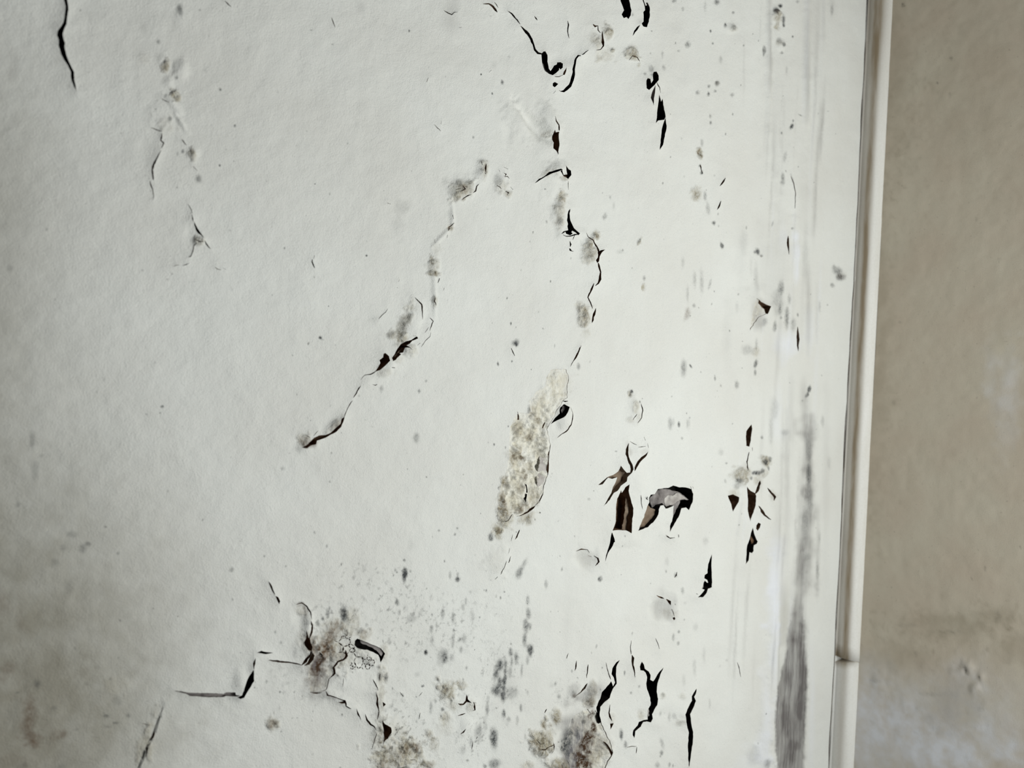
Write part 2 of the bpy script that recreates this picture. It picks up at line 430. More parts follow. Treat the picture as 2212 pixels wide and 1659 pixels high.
# ---- centre
poly('G', [(690, 420), (707, 400), (702, 440), (712, 500), (724, 530), (738, 565), (762, 590), (785, 612), (770, 628), (745, 602), (722, 588), (714, 600), (722, 614), (700, 628), (668, 614), (662, 592), (688, 583), (684, 550), (690, 530), (677, 500), (684, 450)], 'k', 7)
stroke('G', [(630, 615, 5), (648, 600, 8), (672, 590, 8)], 'b')
stroke('G', [(640, 624, 5), (670, 637, 5), (705, 634, 8), (742, 622, 10), (778, 619, 6)], 'b')
stroke('G', [(738, 628, 8), (725, 668, 4)], 'b')
stroke('G', [(700, 678, 7), (710, 706, 13), (706, 725, 8)])
stroke('G', [(700, 738, 8), (710, 752, 14), (722, 760, 6), (740, 764, 3)])
stroke('G', [(845, 605, 4), (860, 640, 5), (890, 670, 8), (910, 695, 12), (930, 730, 14), (938, 775, 16)], 'b')
poly('G', [(928, 772), (960, 755), (1002, 748), (972, 772), (952, 810), (946, 850), (930, 864), (916, 840), (935, 815)], 'b', 6)
stroke('G', [(938, 862, 14), (955, 910, 14), (965, 940, 12), (960, 1000, 16), (945, 1035, 14), (918, 1057, 7)], 'b')
stroke('G', [(908, 1035, 6), (890, 1085, 12), (870, 1130, 10), (860, 1155, 9), (880, 1200, 9), (894, 1252, 5)], 'b')
stroke('G', [(926, 1248, 6), (912, 1300, 16), (900, 1350, 16), (893, 1370, 6)], 'b')
stroke('G', [(805, 1565, 3), (782, 1618, 8), (755, 1659, 8)], 'b')
stroke('J', [(990, 0, 5), (972, 55, 10), (955, 88, 14), (935, 120, 5), (912, 165, 3)], 'b')
stroke('G', [(150, 45, 4), (185, 62, 5)], 'b')
stroke('G', [(145, 95, 6), (165, 105, 12), (150, 128, 6), (178, 124, 7), (196, 142, 5)], 'b')
stroke('G', [(85, 203, 8), (105, 216, 5), (122, 230, 4)], 'b')
stroke('G', [(205, 213, 4), (228, 237, 6)], 'b')
stroke('G', [(158, 250, 5), (185, 264, 8), (175, 285, 5)], 'b')
stroke('G', [(105, 70, 5), (112, 85, 4)], 'b')
sp('G', 'ochre', [(940, 625, 36, 42, .85), (870, 780, 62, 95, .55), (870, 690, 35, 50, .5), (832, 1320, 50, 95, .65), (620, 440, 45, 130, .4), (635, 290, 40, 45, .55), (1340, 1070, 15, 30, .75), (1300, 690, 14, 32, .7, 25), (1795, 285, 48, 58, .6), (130, 200, 50, 60, .25), (185, 270, 35, 30, .4), (850, 1450, 40, 60, .15), (790, 1220, 40, 40, .3)])
sp('G', 'rust', [(1715, 1300, 22, 55, .45, 10), (940, 640, 20, 25, .35), (825, 1330, 14, 70, .25, 8), (1320, 690, 8, 14, .3)])
sp('G', 'mold', [(1012, 465, 20, 34, .5, 15), (1350, 990, 14, 24, .45), (1865, 290, 17, 45, .45), (1890, 400, 18, 70, .32, -10), (1938, 522, 17, 20, .75), (2005, 710, 14, 36, .55, -20), (1775, 1225, 15, 18, .45), (258, 1545, 24, 40, 1.0), (240, 1548, 30, 24, .5), (1780, 1000, 14, 90, .30), (1840, 1020, 16, 130, .28), (1910, 1040, 12, 60, .36, 15), (1720, 1130, 14, 80, .26), (1680, 860, 14, 60, .2), (1165, 752, 8, 12, .5), (400, 597, 6, 6, .9), (498, 232, 8, 6, .8), (553, 1018, 6, 14, .6), (212, 1380, 8, 16, .6), (255, 1410, 6, 9, .5), (1505, 182, 8, 16, .4), (860, 800, 40, 40, .3), (605, 490, 30, 60, .28), (1140, 765, 40, 20, .15), (585, 1570, 5, 18, .5), (90, 150, 40, 70, .25, 15), (1090, 370, 12, 40, .2)])
stroke('G', [(2030, 138, 7), (2015, 165, 14), (1985, 207, 4)], 'b')
stroke('G', [(1997, 333, 7), (1985, 370, 14), (1963, 408, 4)], 'b')
stroke('G', [(1822, 26, 12), (1832, 65, 6), (1845, 100, 14)], 'b')
stroke('G', [(210, 1588, 7), (225, 1622, 8), (242, 1655, 7)], 'g')
bump('G', [(620, 440, 70, 180, 1.3), (870, 760, 80, 130, 1.2), (840, 1310, 70, 110, 1.2), (560, 200, 110, 160, .9), (130, 180, 70, 110, .9), (930, 640, 40, 50, .8)])
# left centre
sp('F', 'ochre', [(1405, 230, 95, 85, .5), (1360, 290, 40, 55, .5), (1600, 60, 35, 80, .45), (1315, 560, 32, 35, .6), (1170, 890, 55, 95, .3), (1160, 950, 55, 28, .7), (1150, 840, 22, 50, .5), (905, 1400, 48, 170, .42, 20), (810, 1480, 48, 42, .45), (1175, 1190, 22, 70, .35), (1420, 320, 20, 18, .6), (910, 1500, 50, 40, .5), (1190, 740, 45, 50, .15)])  # long tilted splat paints the shaded flank of the blister
sp('F', 'rust', [(1400, 230, 30, 36, .5), (1605, 65, 15, 45, .5), (1350, 330, 22, 20, .4), (1300, 570, 16, 18, .35), (1180, 955, 24, 18, .25)])
sp('F', 'mold', [(600, 798, 11, 11, .95), (208, 1500, 15, 16, .85), (900, 385, 90, 75, .17), (870, 530, 60, 80, .10), (890, 1390, 50, 130, .33, 20), (800, 1475, 36, 34, .35), (1460, 200, 50, 60, .22), (745, 245, 4, 5, .6), (160, 188, 5, 7, .6), (865, 1072, 5, 4, .7), (278, 1230, 5, 6, .7), (670, 1340, 60, 40, .08)])  # long tilted splat deepens the blister's painted shade; the rest is mould
stroke('F', [(1385, 212, 10), (1400, 240, 12), (1378, 258, 7)], 'b')
stroke('F', [(1340, 240, 8), (1372, 234, 6)], 'b')
stroke('F', [(1550, 190, 5), (1532, 208, 8), (1522, 248, 11), (1495, 266, 4)], 'b')
stroke('F', [(1480, 280, 4), (1450, 290, 8), (1400, 325, 5)], 'b')
stroke('F', [(1612, 20, 10), (1606, 55, 16), (1600, 90, 8)], 'b')
stroke('F', [(1598, 95, 12), (1602, 108, 6)], 'b')
stroke('F', [(1568, 0, 8), (1576, 28, 6)], 'b')
stroke('F', [(1458, 185, 5), (1480, 190, 4)], 'b')
stroke('F', [(1217, 992, 8), (1203, 1032, 7)], 'g')
stroke('F', [(1258, 1075, 5), (1254, 1096, 5)], 'g')
stroke('F', [(1285, 622, 7), (1282, 648, 3)], 'b')
stroke('F', [(1325, 452, 6), (1332, 488, 5)], 'b')
stroke('F', [(1340, 520, 6), (1312, 555, 6), (1290, 590, 4)], 'b')
stroke('F', [(1178, 660, 2), (1182, 692, 3)], 'b')
stroke('F', [(1008, 1155, 4), (1038, 1188, 9), (1063, 1215, 11), (1064, 1260, 8), (1070, 1345, 3)], 'b')
stroke('F', [(1133, 1328, 5), (1162, 1358, 5), (1145, 1400, 7), (1130, 1440, 3)], 'b')
stroke('F', [(780, 1252, 3), (762, 1280, 5), (735, 1302, 5), (700, 1340, 2)], 'b')
stroke('F', [(775, 350, 5), (808, 360, 3)], 'b')
stroke('F', [(878, 1003, 4), (872, 1022, 3)], 'b')
stroke('F', [(1170, 1145, 3), (1166, 1190, 5), (1185, 1225, 3)], 'b')
stroke('F', [(1120, 1410, 2), (1090, 1455, 3)], 'b')
stroke('F', [(1138, 1455, 3), (1132, 1490, 4), (1090, 1530, 4), (1060, 1578, 2)], 'b')
stroke('F', [(1050, 1545, 6), (1028, 1565, 4)], 'b')
bump('F', [(1400, 230, 130, 110, 1.6), (1580, 90, 60, 120, 1.0), (1175, 880, 60, 100, .9), (900, 1400, 50, 150, -.9, 20), (1000, 1350, 90, 170, 1.0, 15), (1330, 480, 22, 130, .7), (1230, 650, 110, 20, .6, -45), (1175, 1160, 24, 200, .6)])
poly('I', [(1335, 303), (1347, 320), (1300, 340), (1272, 365), (1242, 380), (1262, 392), (1226, 400), (1215, 440), (1186, 445), (1200, 455), (1150, 502), (1125, 513), (1114, 485), (1140, 455), (1165, 410), (1190, 375), (1240, 345), (1290, 333), (1323, 308)], 'b', 7)
flake('I', [(1180, 440), (1220, 400), (1228, 420), (1195, 452), (1150, 480), (1160, 462)], .6, 2.2, 't')
stroke('I', [(1235, 396, 4), (1262, 396, 5), (1280, 420, 4)], 'b')
poly('I', [(1060, 443), (1090, 470), (1101, 510), (1060, 550), (1020, 590), (978, 607), (1005, 565), (1022, 530), (1013, 505), (1043, 480), (1047, 452)], 'b', 6)
stroke('I', [(985, 602, 7), (945, 626, 7), (895, 633, 3), (862, 672, 1.5)], 'b')
stroke('I', [(1112, 568, 8), (1145, 570, 7)], 'b')
stroke('I', [(862, 723, 3), (846, 745, 8), (825, 790, 7), (800, 827, 4)], 'b')
stroke('I', [(795, 850, 2), (770, 885, 6), (740, 940, 5), (714, 990, 6)], 'b')
poly('I', [(718, 985), (707, 1030), (690, 1075), (650, 1115), (600, 1140), (560, 1165), (512, 1182), (482, 1190), (472, 1222), (430, 1232), (400, 1254), (358, 1252), (398, 1225), (430, 1195), (458, 1165), (500, 1147), (550, 1143), (600, 1122), (640, 1082), (678, 1045), (690, 1005)], 'b', 5)
stroke('I', [(960, 712, 2), (985, 720, 7), (1000, 712, 9)], 'b')
stroke('I', [(1300, 298, 3), (1330, 300, 5)], 'b')
stroke('I', [(390, 1145, 3), (425, 1165, 4)], 'b')
stroke('I', [(455, 1150, 3), (495, 1105, 3)], 'b')
sp('I', 'mold', [(1338, 1170, 34, 52, .42), (1040, 750, 18, 32, .4), (1365, 770, 14, 22, .6), (1425, 682, 11, 15, .5), (2040, 538, 9, 20, .5), (2157, 515, 7, 10, .6), (200, 1430, 20, 22, .35), (600, 1542, 9, 11, .5), (615, 1297, 7, 12, .5), (905, 1015, 8, 6, .4), (965, 1075, 12, 10, .2), (695, 1125, 6, 6, .8), (435, 1020, 5, 5, .8), (258, 1300, 5, 5, .8), (595, 45, 5, 5, .8), (2148, 192, 6, 12, .6), (1265, 1435, 5, 6, .5), (40, 1605, 5, 5, .6), (2000, 1225, 8, 12, .4), (330, 1265, 40, 30, .22), (850, 810, 10, 10, .3)])
sp('I', 'rust', [(395, 1215, 45, 50, .55), (450, 1215, 45, 35, .55), (650, 1060, 60, 26, .35, -42), (700, 1000, 16, 30, .3)])
sp('I', 'ochre', [(640, 1065, 80, 34, .35, -42), (380, 1190, 60, 55, .35), (1290, 420, 60, 60, .25), (1180, 500, 70, 40, .2), (1060, 610, 80, 40, .18)])
bump('I', [(1275, 420, 75, 70, 2.0), (1085, 580, 110, 55, 1.0, -40), (640, 1050, 110, 45, 1.0, -42), (330, 1210, 70, 70, -.5), (920, 690, 70, 60, .6)])
# ---- exposed plaster patch
exposed('J', [(748, 195), (800, 185), (880, 190), (900, 260), (888, 340), (884, 430), (835, 452), (800, 520), (765, 590), (725, 648), (700, 700), (722, 760), (735, 850), (722, 1000), (716, 1100), (690, 1180), (655, 1290), (600, 1370), (540, 1425), (455, 1445), (420, 1425), (385, 1480), (330, 1485), (298, 1420), (308, 1280), (330, 1150), (368, 1050), (388, 950), (388, 850), (400, 700), (430, 600), (470, 560), (560, 565), (563, 460), (620, 380), (700, 330), (708, 260)], 0.9, 1.7)
sp('J', 'ochre', [(480, 700, 50, 70, .7), (575, 775, 35, 50, .8), (450, 930, 60, 70, .75), (505, 945, 30, 40, .9), (570, 1030, 40, 50, .6), (525, 1110, 40, 60, .8), (490, 1190, 40, 60, .7), (360, 1150, 35, 70, .8), (335, 1300, 40, 90, .9), (345, 1410, 50, 70, .9), (480, 1380, 60, 50, .9), (590, 560, 40, 90, .5), (640, 620, 30, 40, .7), (600, 1250, 60, 90, .45), (550, 1440, 60, 50, .5), (310, 1560, 36, 40, .75), (370, 1500, 60, 60, .35), (330, 1520, 80, 80, .25), (560, 1480, 60, 40, .3), (870, 300, 70, 120, .15), (1460, 510, 26, 70, .45), (1425, 400, 22, 30, .5), (1420, 620, 30, 30, .2), (1490, 600, 30, 50, .2)])
sp('J', 'rust', [(505, 945, 18, 22, .5), (530, 1120, 22, 30, .45), (345, 1330, 22, 60, .35), (475, 1390, 24, 34, .45), (570, 770, 16, 22, .45), (440, 935, 26, 26, .35), (310, 1562, 18, 22, .45), (640, 610, 16, 16, .4)])
sp('J', 'mold', [(235, 1622, 30, 34, .55), (985, 160, 18, 32, .5), (1437, 378, 14, 20, 1.0), (1430, 405, 10, 26, .6), (1502, 465, 9, 12, .8), (1530, 438, 5, 6, .6), (1885, 175, 28, 80, .48), (1945, 162, 9, 22, .8, -30), (1770, 650, 22, 65, .22), (1845, 657, 11, 30, .5), (1545, 1282, 12, 10, .8), (1825, 1606, 6, 14, .8), (385, 675, 7, 9, .8), (265, 830, 8, 14, .5), (360, 855, 6, 14, .6), (300, 142, 10, 20, .6), (418, 122, 7, 12, .7), (1108, 1225, 6, 6, .7), (657, 1412, 6, 7, .8), (615, 1472, 8, 8, .5), (582, 190, 6, 6, .7), (1300, 888, 10, 8, .5), (1070, 1295, 14, 14, .35), (1915, 660, 9, 50, .3), (560, 1480, 40, 30, .25), (1870, 780, 12, 16, .25)])
poly('J', [(850, 485), (888, 508), (865, 550), (842, 580), (800, 610), (728, 657), (768, 600), (800, 565), (808, 515), (835, 488)], 'k', 8)
flake('J', [(845, 490), (888, 508), (868, 550), (845, 575), (835, 540), (850, 520)], .3, 2.2, 'g')
stroke('J', [(895, 512, 4), (918, 558, 6), (913, 610, 16), (900, 660, 14), (870, 715, 9), (830, 738, 5), (788, 772, 2)], 'b')
stroke('J', [(832, 456, 8), (858, 462, 9), (884, 458, 5)], 'b')
stroke('J', [(735, 830, 4), (722, 920, 6), (715, 1020, 6), (718, 1090, 3)], 'b')
stroke('J', [(682, 1232, 4), (655, 1290, 8), (640, 1332, 3)], 'b')
stroke('J', [(535, 1170, 8), (536, 1215, 14), (540, 1240, 5)])
stroke('J', [(535, 1250, 6), (528, 1290, 11), (524, 1320, 5)])
stroke('J', [(608, 1355, 5), (572, 1385, 14), (530, 1418, 9), (470, 1440, 3)], 'b')
stroke('J', [(478, 1555, 3), (462, 1600, 9), (440, 1640, 3)], 'b')
stroke('J', [(1510, 480, 5), (1524, 540, 9), (1512, 598, 8), (1478, 648, 3)], 'b')
stroke('J', [(1470, 568, 4), (1438, 620, 4)], 'b')
stroke('J', [(460, 548, 3), (470, 585, 6), (476, 620, 2)], 'b')
stroke('J', [(690, 640, 4), (670, 690, 4)], 'b')
bump('J', [(850, 620, 90, 120, 1.8), (690, 900, 34, 240, 1.2), (800, 270, 90, 110, 1.0), (1460, 500, 60, 160, .7), (640, 1180, 40, 90, 1.0), (700, 450, 110, 120, 1.2)])
flake('J', [(655, 760), (712, 770), (725, 900), (716, 1060), (690, 1150), (640, 1200), (625, 1110), (655, 980)], -.6, .3, 'w')
stroke('J', [(1402, 818, 5), (1386, 870, 17), (1380, 910, 17), (1391, 960, 14), (1405, 1000, 18), (1410, 1035, 18), (1400, 1068, 16)], 'b', 5)
poly('J', [(1330, 1008), (1350, 1040), (1372, 1068), (1412, 1058), (1378, 1105), (1374, 1140), (1330, 1180), (1300, 1222), (1270, 1240), (1240, 1300), (1185, 1357), (1223, 1290), (1250, 1240), (1265, 1190), (1290, 1150), (1303, 1108), (1262, 1122), (1228, 1112), (1180, 1167), (1138, 1173), (1178, 1143), (1220, 1108), (1270, 1088), (1310, 1058)], 't', 2.6)
poly('J', [(1428, 1054), (1430, 1020), (1460, 968), (1490, 933), (1540, 908), (1562, 888), (1545, 926), (1492, 970), (1452, 1022)], 'b', 5)
stroke('J', [(1415, 803, 3), (1445, 822, 5), (1468, 832, 3)], 'b')
stroke('J', [(1475, 850, 3), (1510, 848, 4), (1545, 845, 3)], 'b')
stroke('J', [(1538, 765, 3), (1550, 795, 4)], 'b')
stroke('J', [(1563, 820, 3), (1567, 860, 3)], 'b')
sp('J', 'rust', [(1400, 870, 26, 70, .22), (1530, 890, 40, 30, .15)])
poly('J', [(1395, 1165), (1391, 1220), (1410, 1280), (1431, 1370), (1421, 1480), (1410, 1582), (1370, 1558), (1312, 1556), (1262, 1562), (1285, 1500), (1296, 1400), (1301, 1290), (1329, 1215), (1336, 1240), (1365, 1190)], 'b', 10)
flake('J', [(1392, 1270), (1412, 1285), (1431, 1370), (1421, 1480), (1410, 1582), (1352, 1560), (1375, 1450)], .8, 4.0, 't')  # tan panel stands in for the lit side wall of the opening
stroke('J', [(1258, 1578, 3), (1268, 1630, 14), (1272, 1659, 18)])
poly('M', [(2045, 195), (2058, 230), (2066, 260), (2052, 310), (2012, 370), (1995, 445), (1997, 390), (2020, 320), (2034, 250)])
poly('J', [(1563, 1282), (1580, 1255), (1620, 1250), (1650, 1208), (1700, 1200), (1740, 1198), (1780, 1178), (1830, 1193), (1880, 1193), (1928, 1208), (1947, 1250), (1941, 1320), (1915, 1388), (1890, 1365), (1852, 1372), (1832, 1430), (1790, 1500), (1750, 1575), (1758, 1500), (1780, 1420), (1788, 1350), (1742, 1372), (1720, 1376), (1700, 1345), (1672, 1350), (1652, 1380), (1642, 1420), (1602, 1490), (1560, 1532), (1472, 1562), (1508, 1490), (1540, 1400), (1568, 1320)], 'k', 15)
flake('J', [(1568, 1325), (1602, 1372), (1640, 1385), (1642, 1420), (1602, 1490), (1560, 1532), (1474, 1560), (1508, 1490), (1540, 1400)], .5, 3.5, 't')
flake('J', [(1592, 1290), (1650, 1222), (1700, 1205), (1750, 1212), (1800, 1225), (1850, 1240), (1928, 1302), (1842, 1305), (1810, 1330), (1788, 1350), (1735, 1368), (1700, 1330), (1650, 1345), (1610, 1370)], .6, 6.5, 'g')
flake('J', [(1715, 1300), (1745, 1262), (1790, 1268), (1830, 1240), (1870, 1262), (1918, 1300), (1860, 1298), (1825, 1318), (1800, 1340), (1762, 1350), (1740, 1368), (1722, 1340)], -.2, 4.5, 'w')
flake('J', [(1788, 1345), (1850, 1300), (1850, 1330), (1800, 1430), (1752, 1570), (1760, 1500), (1780, 1420)], 1.0, 4.0, 'g')
stroke('J', [(1495, 1258, 4), (1500, 1285, 8), (1503, 1330, 4), (1515, 1380, 3)], 'g')
stroke('J', [(1550, 1270, 4), (1542, 1290, 8), (1556, 1298, 4)])
stroke('J', [(1713, 1598, 3), (1745, 1624, 6), (1787, 1620, 4)], 'b')
stroke('J', [(1945, 1185, 3), (1952, 1205, 5)])
stroke('J', [(1925, 1185, 6), (1930, 1210, 8)])
bump('J', [(1480, 1150, 120, 140, .9), (1340, 1650, 160, 70, .7), (1480, 880, 60, 90, .8), (1660, 1450, 140, 90, .9)])
# ---- right of centre
poly('K', [(833, 320), (872, 262), (879, 300), (866, 400), (850, 452), (826, 446), (829, 370)], 'b', 7)
stroke('K', [(875, 460, 8), (880, 490, 4)], 'b')
stroke('K', [(852, 498, 6), (846, 560, 7), (832, 650, 8)], 'b')
poly('K', [(818, 790), (850, 828), (880, 845), (892, 870), (886, 950), (866, 1030), (846, 1088), (829, 1000), (824, 880)], 'b', 10)
stroke('K', [(935, 742, 10), (925, 785, 18), (908, 822, 18), (882, 848, 14)], 'b')
poly('K', [(668, 870), (710, 858), (748, 880), (742, 920), (705, 1005), (694, 940)], 'b', 7)
stroke('K', [(1000, 803, 6), (1038, 848, 18), (1066, 880, 18), (1055, 912, 6)], 'b')
stroke('K', [(910, 953, 6), (950, 1000, 18), (982, 1036, 12), (1035, 1074, 6)], 'b')
poly('K', [(905, 1120), (925, 1098), (948, 1110), (938, 1145), (918, 1168), (902, 1150)], 'b')
poly('K', [(868, 1138), (888, 1200), (922, 1260), (912, 1280), (886, 1292), (881, 1340), (866, 1357), (845, 1350), (836, 1420), (810, 1452), (819, 1350), (828, 1290), (850, 1230), (860, 1170)], 'k', 10)
flake('K', [(885, 1205), (920, 1260), (905, 1282), (878, 1285), (870, 1240)], .8, 3, 'b')
poly('K', [(522, 1365), (517, 1480), (508, 1560), (512, 1645), (492, 1655), (484, 1620), (470, 1582), (444, 1567), (450, 1540), (475, 1525), (486, 1450)], depth=12)
poly('O', [(1240, 50), (1262, 70), (1296, 60), (1300, 105), (1272, 122), (1262, 160), (1237, 195), (1193, 197), (1223, 165), (1246, 130), (1222, 122), (1234, 92)], 'k', 8)
flake('O', [(1228, 90), (1262, 85), (1262, 115), (1240, 140), (1224, 122)], .5, 2.5, 'w')
stroke('O', [(1180, 165, 6), (1195, 172, 4)])
sp('K', 'ochre', [(790, 700, 70, 70, .6), (995, 580, 50, 52, .65), (915, 740, 40, 60, .35), (950, 680, 60, 40, .3), (715, 850, 50, 40, .35), (1050, 870, 30, 50, .35)])
sp('K', 'mold', [(752, 740, 32, 26, .7), (740, 780, 28, 40, .35), (985, 585, 28, 32, .85), (1035, 560, 18, 28, .6), (905, 675, 50, 24, .85), (1015, 637, 16, 20, .6), (950, 655, 18, 24, .7), (860, 720, 26, 20, .5), (265, 265, 11, 34, .55), (190, 250, 24, 60, .22), (350, 260, 10, 60, .18), (290, 380, 14, 16, .2), (670, 595, 12, 12, .5), (625, 500, 24, 40, .2), (655, 745, 10, 20, .3), (1080, 130, 40, 110, .18), (1160, 330, 40, 30, .22), (1045, 320, 16, 150, .16), (1370, 700, 26, 130, .6), (1365, 480, 34, 150, .35), (1375, 900, 30, 160, .35), (1340, 1100, 40, 180, .3), (1545, 590, 20, 60, .15), (1490, 240, 16, 60, .25), (480, 1255, 30, 40, .18), (1360, 1390, 30, 50, .25), (1450, 1520, 16, 90, .35), (1465, 1235, 12, 60, .25), (160, 1430, 20, 50, .15), (200, 25, 8, 8, .3), (1362, 8, 14, 24, .85)])
stroke('K', [(240, 1520, 4), (232, 1552, 10), (218, 1570, 3)], 'g')
stroke('K', [(135, 1212, 3), (170, 1232, 6), (205, 1224, 4)], 'b')
stroke('K', [(245, 1200, 6), (246, 1222, 7)], 'b')
bump('K', [(800, 720, 90, 90, 1.6), (960, 640, 90, 90, 1.3), (760, 930, 60, 110, .9)])
# ---- right strip, top
sp('D', 'mold', [(690, 92, 28, 38, .85), (735, 52, 22, 24, .95), (760, 170, 14, 55, .75), (763, 215, 12, 18, .9), (755, 382, 22, 22, .8), (722, 345, 24, 34, .35), (750, 450, 18, 17, .55), (597, 425, 19, 44, .65), (590, 465, 8, 20, .5), (325, 240, 30, 30, .5), (262, 215, 14, 24, .85), (330, 108, 13, 13, .75), (190, 18, 28, 28, .65), (192, 712, 25, 28, .7), (122, 737, 14, 16, .7), (117, 802, 14, 20, .7), (175, 778, 16, 14, .5), (320, 812, 20, 20, .45), (25, 790, 20, 22, .45), (830, 1080, 17, 34, 1.0, 28), (843, 1030, 9, 14, .6), (905, 982, 24, 8, .5, 25), (60, 1470, 14, 22, .7), (42, 1415, 12, 14, .7), (135, 992, 11, 20, .55), (137, 1050, 11, 18, .7), (140, 265, 8, 14, .6), (840, 312, 10, 12, .8), (160, 370, 6, 10, .7), (415, 390, 8, 10, .5), (225, 510, 18, 40, .3), (785, 600, 14, 40, .22), (880, 15, 18, 16, .4), (1175, 85, 14, 55, .35), (750, 1530, 20, 60, .3), (825, 1530, 8, 60, .5, -12), (770, 1340, 14, 60, .28, 12), (60, 1220, 14, 40, .35), (1135, 950, 10, 6, .3), (95, 60, 10, 60, .25)])
sp('D', 'ochre', [(705, 140, 45, 60, .6), (42, 1305, 26, 56, .9, -15), (705, 225, 28, 34, .5), (720, 370, 30, 30, .3), (190, 712, 16, 18, .4), (325, 250, 30, 30, .3)])
sp('D', 'rust', [(45, 1310, 15, 36, .5, -15), (690, 100, 16, 22, .4)])
sp('D', 'smear', [(640, 250, 26, 520, .20), (640, 420, 14, 420, .16), (955, 500, 34, 620, .20), (955, 800, 16, 300, .15), (1105, 150, 20, 260, .16), (680, 1300, 30, 360, .14), (700, 1000, 130, 700, .05), (1180, 60, 40, 120, .12), (1000, 200, 90, 400, .06), (420, 600, 12, 300, .12)])
bump('D', [(700, 130, 50, 90, 1.4), (740, 380, 40, 60, .9), (320, 240, 50, 50, .8), (640, 600, 30, 700, .8), (960, 500, 40, 900, .8)])
sp('H', 'mold', [(738, 762, 22, 32, .95), (712, 770, 14, 18, .6), (770, 800, 16, 14, .5), (428, 715, 16, 28, .7), (640, 560, 10, 20, .4), (865, 525, 8, 30, .35, 15), (935, 1075, 30, 66, .5), (905, 1200, 60, 140, .28), (980, 1330, 20, 110, .6), (880, 1405, 20, 55, .5), (920, 1250, 14, 60, .5), (1000, 1170, 16, 60, .35), (1030, 1390, 26, 70, .3), (930, 1330, 14, 16, .5), (1072, 1305, 10, 20, .5), (1420, 930, 48, 40, .55), (1440, 980, 44, 40, .78), (1385, 900, 20, 26, .4), (1372, 1050, 22, 22, .5), (945, 130, 14, 40, .35), (940, 175, 22, 24, .3), (1085, 40, 6, 8, .5), (1185, 1130, 6, 6, .6), (1025, 567, 12, 12, .5), (560, 1230, 14, 70, .14), (497, 1440, 6, 10, .6), (680, 890, 18, 90, .1), (650, 1600, 60, 50, .25), (1330, 1220, 8, 8, .4), (1260, 1230, 12, 60, .25), (790, 1360, 24, 40, .35), (1140, 830, 30, 240, .10), (615, 680, 40, 140, .10), (730, 1560, 14, 60, .3)])
sp('H', 'rust', [(1445, 970, 40, 40, .25), (770, 805, 10, 10, .3)])
stroke('H', [(985, 632, 6), (984, 690, 16), (990, 740, 10), (991, 790, 4)], 'b')
stroke('H', [(1062, 1405, 5), (1066, 1490, 22), (1068, 1540, 16), (1070, 1615, 5)], 'b')
stroke('H', [(1010, 120, 4), (1030, 180, 6), (1046, 260, 5), (1040, 400, 3)], 'g', 1.2)
exposed('H', [(712, 1163), (745, 1192), (800, 1222), (800, 1290), (765, 1312), (740, 1325), (705, 1375), (672, 1438), (680, 1350), (692, 1250)], 1.3, .5)
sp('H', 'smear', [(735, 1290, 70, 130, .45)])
poly('H', [(728, 1180), (750, 1195), (790, 1215), (828, 1232), (815, 1260), (800, 1300), (788, 1290), (782, 1255), (755, 1225), (735, 1205)], 'b', 6)
sp('H', 'white', [(1052, 640, 44, 60, .95), (1062, 780, 40, 150, .9), (1060, 950, 34, 110, .7), (950, 640, 40, 110, .35), (980, 1560, 80, 120, .75), (1180, 1450, 50, 240, .4), (920, 1480, 60, 90, .3)])
bump('H', [(1065, 800, 44, 320, .8), (740, 1100, 60, 90, .7), (830, 1300, 60, 140, .5)])
sp('H', 'smear', [(1165, 1250, 26, 460, .28), (870, 900, 140, 600, .10), (720, 1000, 18, 160, .25), (1240, 1330, 12, 300, .15), (1130, 300, 60, 400, .06), (590, 800, 60, 300, .06), (480, 1500, 60, 300, .08)])
sp('K', 'smear', [(1365, 480, 62, 420, .55), (1370, 1000, 55, 500, .40), (1330, 60, 40, 220, .28), (1180, 500, 26, 420, .22), (1180, 1000, 40, 500, .15), (1520, 700, 40, 900, .10), (1100, 1100, 70, 500, .10), (1450, 1350, 22, 400, .25), (1330, 1400, 90, 400, .25), (1220, 200, 30, 400, .14), (1050, 300, 30, 260, .14)])
sp('K', 'white', [(1100, 1500, 90, 400, .55), (1090, 250, 60, 220, .35), (900, 1050, 80, 200, .3), (1120, 60, 40, 200, .3)])
for k in range(46):
    yb = RNG.uniform(-40, 1500); xb = RNG.uniform(1640, 1800) - yb * .045
    SPL.append(('smear' if k % 3 else 'white', xb, yb, RNG.uniform(1.6, 6), RNG.uniform(50, 190), .05, RNG.uniform(.08, .26)))
SPL.append(('mold', 1748, 841, 4.2, 10, .25, .95))
SPL.append(('mold', 1741, 856, 3, 5, 0, .6))
SPL.append(('mold', 1592, 832, 5, 11, 0, .5))
SPL.append(('mold', 1633, 785, 4.5, 11, .2, .75))
SPL.append(('mold', 1632, 805, 3.5, 8, 0, .6))
SPL.append(('ochre', 1634, 760, 8, 14, 0, .35))
SPL.append(('mold', 1455, 912, 4, 12, 0, .2))
